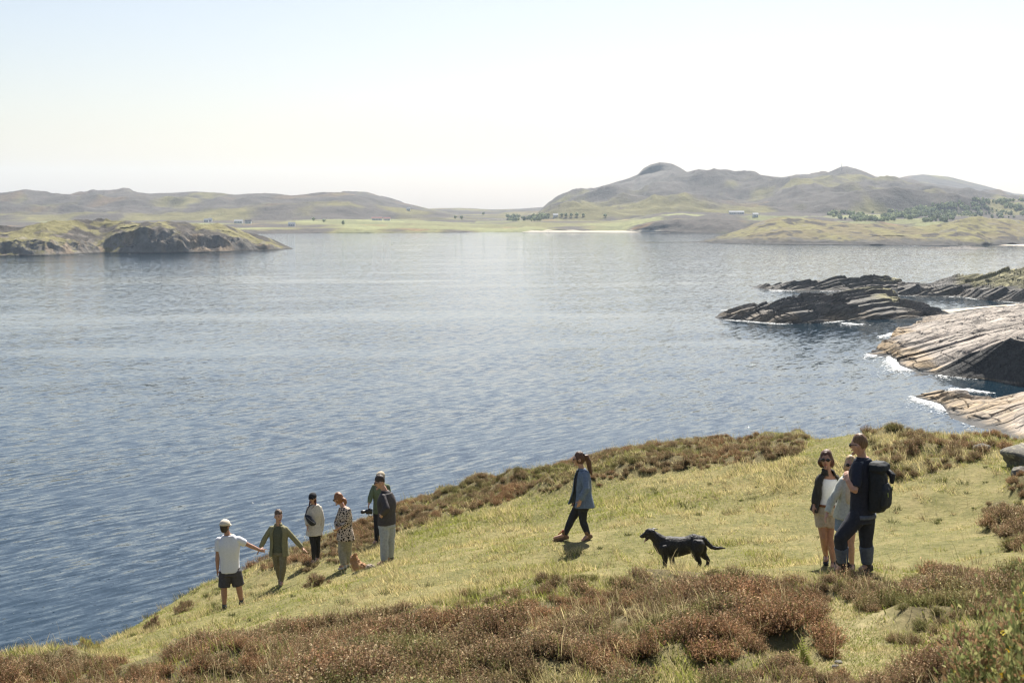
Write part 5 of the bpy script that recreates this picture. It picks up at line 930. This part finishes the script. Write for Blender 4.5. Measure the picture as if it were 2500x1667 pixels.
def leafy(name, n, centre, size, cols, seed, blade=(0.03, 0.012), squash=0.8, flowers=0, label='', cat='bush', group=None, stems=True, upright=0.4):
    r_ = np.random.default_rng(seed); root = empty(name, tuple(centre), label, cat, group); k = max(5, int(n/130))
    cc = r_.normal(0, 1, (k, 3)); cc /= np.linalg.norm(cc, axis=1, keepdims=True); cc[:, 2] = np.abs(cc[:, 2]); cc = cc*(0.35+0.6*r_.random((k, 1)))*np.asarray(size)
    I = r_.integers(0, k, n); P_ = cc[I]+r_.normal(0, 0.2, (n, 3))*np.asarray(size)*0.75; P_[:, 2] = np.abs(P_[:, 2])+0.02
    d = P_/np.asarray(size)+r_.normal(0, 0.5, (n, 3)); d[:, 2] += upright; d /= np.linalg.norm(d, axis=1, keepdims=True); L = blade[0]*(0.6+0.8*r_.random(n)); sd_ = np.cross(d, r_.normal(0, 1, (n, 3))); sd_ /= np.linalg.norm(sd_, axis=1, keepdims=True)+1e-9; sd_ *= (blade[1]*(0.6+0.6*r_.random(n)))[:, None]
    V = np.stack([P_-sd_*0.6, P_+d*(L*0.5)[:, None]+sd_, P_+d*L[:, None], P_+d*(L*0.5)[:, None]-sd_], 1).reshape(-1, 3); pick = r_.integers(0, len(cols), n); c_ = np.asarray(cols)[pick]*(0.6+0.7*r_.random((n, 1)))
    tag(mesh('foliage', V, np.arange(4*n).reshape(-1, 4), leaf_m, root, False, np.repeat(c_, 4, 0)), kind='stuff')
    if flowers:
        f_ = r_.integers(0, k, flowers); Q = cc[f_]*1.12+r_.normal(0, 0.16, (flowers, 3))*np.asarray(size)*0.7; Q[:, 2] = np.abs(Q[:, 2])+0.04; B = []
        for q in Q[:flowers]:
            for j in range(4): e_ = r_.normal(0, 1, (3, 3)); B.append(q+e_/np.linalg.norm(e_, axis=1, keepdims=True)*0.011*(0.7+r_.random()))
        V = np.concatenate(B); c_ = np.where(r_.random((len(V)//12, 1)) < 0.6, np.array([0.75, 0.50, 0.04]), np.array([0.80, 0.66, 0.12])); tag(mesh('flowers', V, np.arange(len(V)).reshape(-1, 3), leaf_m, root, False, np.repeat(c_, 12, 0)), kind='stuff')
    if stems:
        S_ = Soup()
        for q in cc[:14]: S_.tube([np.array([0, 0, -0.05]), q*0.45+np.array([0, 0, 0.02]), q*0.9], [0.012*size[2]/0.5, 0.008, 0.003], 6)
        V = np.concatenate(S_.V); me = bpy.data.meshes.new('stem'); me.from_pydata([tuple(q) for q in V], [], S_.F); me.materials.append(plain((0.10, 0.065, 0.045), 0.9)); link(bpy.data.objects.new('stem', me), root)
    return root
leaf_m = leaf_mat('bush_leaves', 0.35)
GORSE = [(0.24, 0.26, 0.10), (0.14, 0.16, 0.06), (0.36, 0.35, 0.15), (0.30, 0.19, 0.10)]
for px_, D, top, sz, lab in ((2245, 6.2, 1500, (0.17, 0.2, 0.42), 'low gorse bush with orange yellow flowers in the bottom corner'), (2362, 6.6, 1448, (0.15, 0.2, 0.62), 'taller gorse bush with yellow tips behind the low one in the bottom corner'), (2352, 5.4, 1520, (0.16, 0.2, 0.5), 'nearest gorse bush, cut by the picture edge')):
    q = on_ground(px_, 1568, D); zt = H-(top-HY)/FD*D; sz = (sz[0], sz[1], max(0.3, (zt-q[2])*1.12)); leafy('gorse_bush', 9000, q, sz, GORSE, int(px_), (0.032, 0.008), flowers=34, label=lab)
BROWN = [(0.29, 0.18, 0.12), (0.2, 0.14, 0.085), (0.16, 0.15, 0.06), (0.36, 0.27, 0.17)]; YG = [(0.42, 0.38, 0.14), (0.30, 0.30, 0.09), (0.36, 0.25, 0.12)]
for px_, py_, D, sz, cols, lab in ((728, 1362, 27.0, (0.26, 0.24, 0.20), BROWN, 'round brown heather bush alone on the turf below the small dog'), (200, 1500, 22.6, (0.22, 0.2, 0.24), YG, 'yellowish shrub on the cliff edge by the bottom water'), (1030, 1128, 40.6, (0.36, 0.3, 0.24), YG, 'pale yellow tuft on the skyline of the ridge by the water'), (350, 1440, 28.8, (0.14, 0.14, 0.24), BROWN, 'dark heather tuft standing up on the slope edge beyond the pale shrub'), (610, 1296, 37.5, (0.3, 0.25, 0.22), BROWN, 'brown heather tuft on the edge between the pointing person and the olive overshirt'),
 (1572, 1104, 34.0, (0.15, 0.13, 0.18), BROWN, 'small brown tuft alone in the upper turf above the black dog'), (2095, 1062, 30.5, (0.17, 0.15, 0.3), BROWN, 'dark upright heather tuft on the knoll behind the backpack'), (420, 1392, 31.8, (0.3, 0.25, 0.18), BROWN, 'low heather tuft on the edge beside the pointing person')):
    q = on_ground(px_, py_, D); leafy('shrub' if cols is YG else 'heather_bush', 1500, q, sz, cols, int(px_*7+py_), (0.06, 0.006), label=lab, upright=0.9, cat='shrub')
# bracken fern by the path
q = on_ground(1852, 1530, 13.0); fr_ = empty('fern', tuple(q), 'fresh yellow green fern frond beside the path', 'fern')
for k in range(3):
    az = 1.9+k*0.6; Ls = 0.24-0.05*k; pts = [np.array([math.cos(az)*0.05*t*Ls/0.3*(1+t), math.sin(az)*0.04*t*(1+t), t*Ls]) for t in np.linspace(0, 1, 12)]; V, F = [], []
    for i_ in range(1, 12):
        w_ = 0.075*(1-i_/12)**0.7
        for sgn in (-1, 1):
            b_ = len(V); e_ = np.array([sgn*w_, -0.01, 0.02]); u_ = np.array([0, 0, 0.011]); V += [pts[i_]-u_, pts[i_]+e_, pts[i_]+u_]; F.append([b_, b_+1, b_+2])
    mesh('frond', np.array(V), np.array(F), leaf_m, fr_, False, np.tile(np.array([0.27, 0.29, 0.08]), (len(V), 1)))

# ------------------------------------------------------------------ far farms, trees, woods, mast
dgraph = bpy.context.evaluated_depsgraph_get()
def land_hit(px, py):
    d = Vector(((px-CX)/FD, 1, -(py-HY)/FD)).normalized(); o = Vector((0, 0, H))+d*1900
    hit, loc, nrm_, idx, ob, mx = scene.ray_cast(dgraph, o, d); return np.array(loc) if hit and loc.z > 1 else None
white_wall = plain((0.75, 0.74, 0.71), 0.8); slate = plain((0.12, 0.12, 0.13), 0.7); redroof = plain((0.42, 0.2, 0.17), 0.7); pane = plain((0.05, 0.06, 0.07), 0.2)
HOUSES = [(474, 511, 9, 5, 'white croft house, farther of two above the island'), (483, 509.5, 7, 5, 'small white croft house beside another above the island'), (548, 513.5, 16, 6, 'long white farmhouse on the far green shore past the island top'), (570, 514, 12, 5, 'low grey farm building next to the long white farmhouse'), (670, 520, 12, 5, 'small white farm building near the far shore cliffs'),
 (866, 506.5, 22, 6, 'long red roofed farm shed across the bay'), (889, 507, 14, 6, 'white farmhouse next to the long red roofed shed'), (938, 484, 9, 5, 'lone white house high on the far slope'), (1276, 499, 10, 6, 'white house among trees above the green field by the beach'), (1682, 492.5, 14, 6, 'white house under the mountain, first of the pair'), (1700, 492.5, 16, 6, 'white house under the mountain, second of the pair'), (1735, 498, 10, 6, 'white cottage below the pair under the mountain')]
for px_, py_, L_, W_, lab in HOUSES:
    q = land_hit(px_, py_)
    if q is None: continue
    e = empty('house', tuple(q), lab, 'house', 'far white houses'); h_ = 4.2; hx, hy = L_/2, W_/2
    V = np.array([[-hx, -hy, -3], [hx, -hy, -3], [hx, hy, -3], [-hx, hy, -3], [-hx, -hy, h_], [hx, -hy, h_], [hx, hy, h_], [-hx, hy, h_], [-hx, 0, h_+2.6], [hx, 0, h_+2.6]])
    me = bpy.data.meshes.new('wall'); me.from_pydata([tuple(v_) for v_ in V], [], [(0, 1, 5, 4), (2, 3, 7, 6), (1, 2, 6, 9, 5), (3, 0, 4, 8, 7)]); me.materials.append(white_wall); link(bpy.data.objects.new('wall', me), e)
    R_ = np.array([[-hx-.4, -hy-.5, h_-.3], [hx+.4, -hy-.5, h_-.3], [hx+.4, 0, h_+2.8], [-hx-.4, 0, h_+2.8], [hx+.4, hy+.5, h_-.3], [-hx-.4, hy+.5, h_-.3]]); me = bpy.data.meshes.new('roof'); me.from_pydata([tuple(v_) for v_ in np.concatenate([R_, R_+[0, 0, .25]])], [], [(0, 1, 2, 3), (3, 2, 4, 5), (6, 7, 8, 9), (9, 8, 10, 11), (0, 1, 7, 6), (5, 4, 10, 11)]); me.materials.append(redroof if 'red' in lab else slate if 'grey' in lab else plain((0.5, 0.5, 0.5), 0.6)); link(bpy.data.objects.new('roof', me), e)
    for fx in (-0.55, 0, 0.55): me = bpy.data.meshes.new('window'); me.from_pydata([(fx*hx-.6, -hy-.05, 1.3), (fx*hx+.6, -hy-.05, 1.3), (fx*hx+.6, -hy-.05, 2.9), (fx*hx-.6, -hy-.05, 2.9)], [], [(0, 1, 2, 3)]); me.materials.append(pane); link(bpy.data.objects.new('window', me), e)
q = land_hit(1933, 390)
q = q if q is not None else at(1933, 389, 4500)
ms = empty('radio_mast', tuple(q), 'thin lattice radio mast on the mountain top', 'mast'); steel = plain((0.5, 0.5, 0.52), 0.5)
for sx_ in (-1, 1):
    for sy_ in (-1, 1): dpart('mast_leg', Soup().tube([np.array([sx_*1.1, sy_*1.1, -2]), np.array([sx_*0.7, sy_*0.7, 18.0])], [0.28, 0.22], 6), steel, ms, np.zeros(3))
for z_ in (3, 7, 11, 15): dpart('antenna', Soup().tube([np.array([-1.6, 0, z_]), np.array([1.6, 0, z_])], [0.55, 0.55], 8), plain((0.75, 0.75, 0.76), 0.5), ms, np.zeros(3))
crown_m = land_mat('woodland', 0.25, 0.5, 0.6, 1.0)
def crown(c, r, hgt, r_):
    nu, nv = 9, 6; th = np.linspace(0.1, np.pi-0.1, nv); ph = np.arange(nu)*2*np.pi/nu; t_, p_ = np.meshgrid(th, ph, indexing='ij'); k = 0.7+0.6*r_.random((nv, nu)); V = np.stack([r*k*np.sin(t_)*np.cos(p_), r*k*np.sin(t_)*np.sin(p_), hgt*(0.55+0.48*np.cos(t_)*k)], 2).reshape(-1, 3)+c
    i, j = np.meshgrid(np.arange(nv-1), np.arange(nu), indexing='ij'); a = (i*nu+j).ravel(); b = (i*nu+(j+1) % nu).ravel(); return V, np.stack([a, b, b+nu, a+nu], 1)
r2 = np.random.default_rng(5)
def wood(name, n, px0, px1, pyf, label, hgt, cols):
    Vs, Fs, Cs, k = [], [], [], 0
    for _i in range(n):
        a = r2.uniform(px0, px1); lo, hi = pyf(a); b = r2.uniform(lo, hi)
        if noise2(a/22, b/5, 88) < -0.12: continue
        q = land_hit(a, b)
        if q is None or q[1] < 2300: continue
        s_ = hgt*(0.6+0.8*r2.random()); V, F = crown(q-np.array([0, 0, 0.5]), s_*0.45, s_, r2); Vs.append(V); Fs.append(F+k); Cs.append(np.tile(cols[r2.integers(len(cols))], (len(V), 1))*(0.7+0.6*r2.random())); k += len(V)
    if Vs: tag(mesh(name, np.concatenate(Vs), np.concatenate(Fs), crown_m, None, False, np.concatenate(Cs)), label, kind='stuff')
GT = [np.array(c) for c in ((0.28, 0.31, 0.15), (0.23, 0.26, 0.135), (0.34, 0.36, 0.17), (0.18, 0.20, 0.12))]
wood('woodland', 1500, 1960, 2420, lambda a: (np.interp(a, (1960, 2100, 2250, 2420), (497, 478, 458, 462)), np.interp(a, (1960, 2150, 2420), (508, 510, 500))), 'mixed wood on the slope behind the headland', 5.5, GT)
wood('woodland', 160, 1165, 1260, lambda a: (498, 508), 'dark wood in the small valley behind the beach', 6.5, GT); wood('woodland', 150, 1900, 2120, lambda a: (490, 505), 'scattered trees at the mountain foot', 6, GT)
for px_, py_, lab in ((1290, 498, 'dark tree next to the white house above the beach'), (1300, 499, 'dark tree, second in the row from the house above the beach'), (1312, 498.5, 'dark tree in the middle of the row above the beach field'), (1325, 498, 'dark tree, fourth in the row from the house above the beach'), (1340, 498, 'last dark tree at the mountain end of the row above the beach'), (788, 517, 'lone dark tree by the shore field before the red roofed shed'), (720, 508, 'small tree farther back, first of two past the small white farm building'), (744, 511, 'small tree nearer the shore, second of two past the small white farm building'), (1110, 494, 'lone tree on the low saddle between the hills'), (1046, 503, 'first of two trees on the far shore before the valley wood'), (1060, 504, 'second of two trees on the far shore, nearer the valley wood'), (1390, 500, 'lone small tree at the foot of the mountain above the sand')):
    q = land_hit(px_, py_)
    if q is None: continue
    e = empty('tree', tuple(q), lab, 'tree', 'trees dotted among the far fields'); V, F = crown(np.array([0, 0, 1.0]), 2.8+1.5*r2.random(), 5.5+2*r2.random(), r2); mesh('crown', V, F, crown_m, e, False, np.tile(GT[1], (len(V), 1))); dpart('trunk', Soup().tube([np.array([0, 0, -1.0]), np.array([0, 0, 2.6])], [0.4, 0.3], 7), plain((0.1, 0.08, 0.06), 0.9), e, np.zeros(3))

# ------------------------------------------------------------------ air: an even pale haze over the bay
hz = bpy.data.materials.new('haze_air'); hz.use_nodes = True; ht = hz.node_tree
for nd in list(ht.nodes):
    if nd.type != 'OUTPUT_MATERIAL': ht.nodes.remove(nd)
pv = ht.nodes.new('ShaderNodeVolumePrincipled'); ht.links.new(pv.outputs['Volume'], ht.nodes['Material Output'].inputs['Volume'])
pv.inputs['Color'].default_value = (0.72, 0.85, 1.0, 1); pv.inputs['Density'].default_value = 0.48e-4; pv.inputs['Anisotropy'].default_value = 0.25
hb = np.array([[x, y, z] for x in (-13000, 13000) for y in (-4000, 13500) for z in (-8, 420)], float)
tag(mesh('haze', hb, [[0, 1, 3, 2], [4, 6, 7, 5], [0, 4, 5, 1], [2, 3, 7, 6], [0, 2, 6, 4], [1, 5, 7, 3]], hz, smooth_shade=False), kind='stuff')
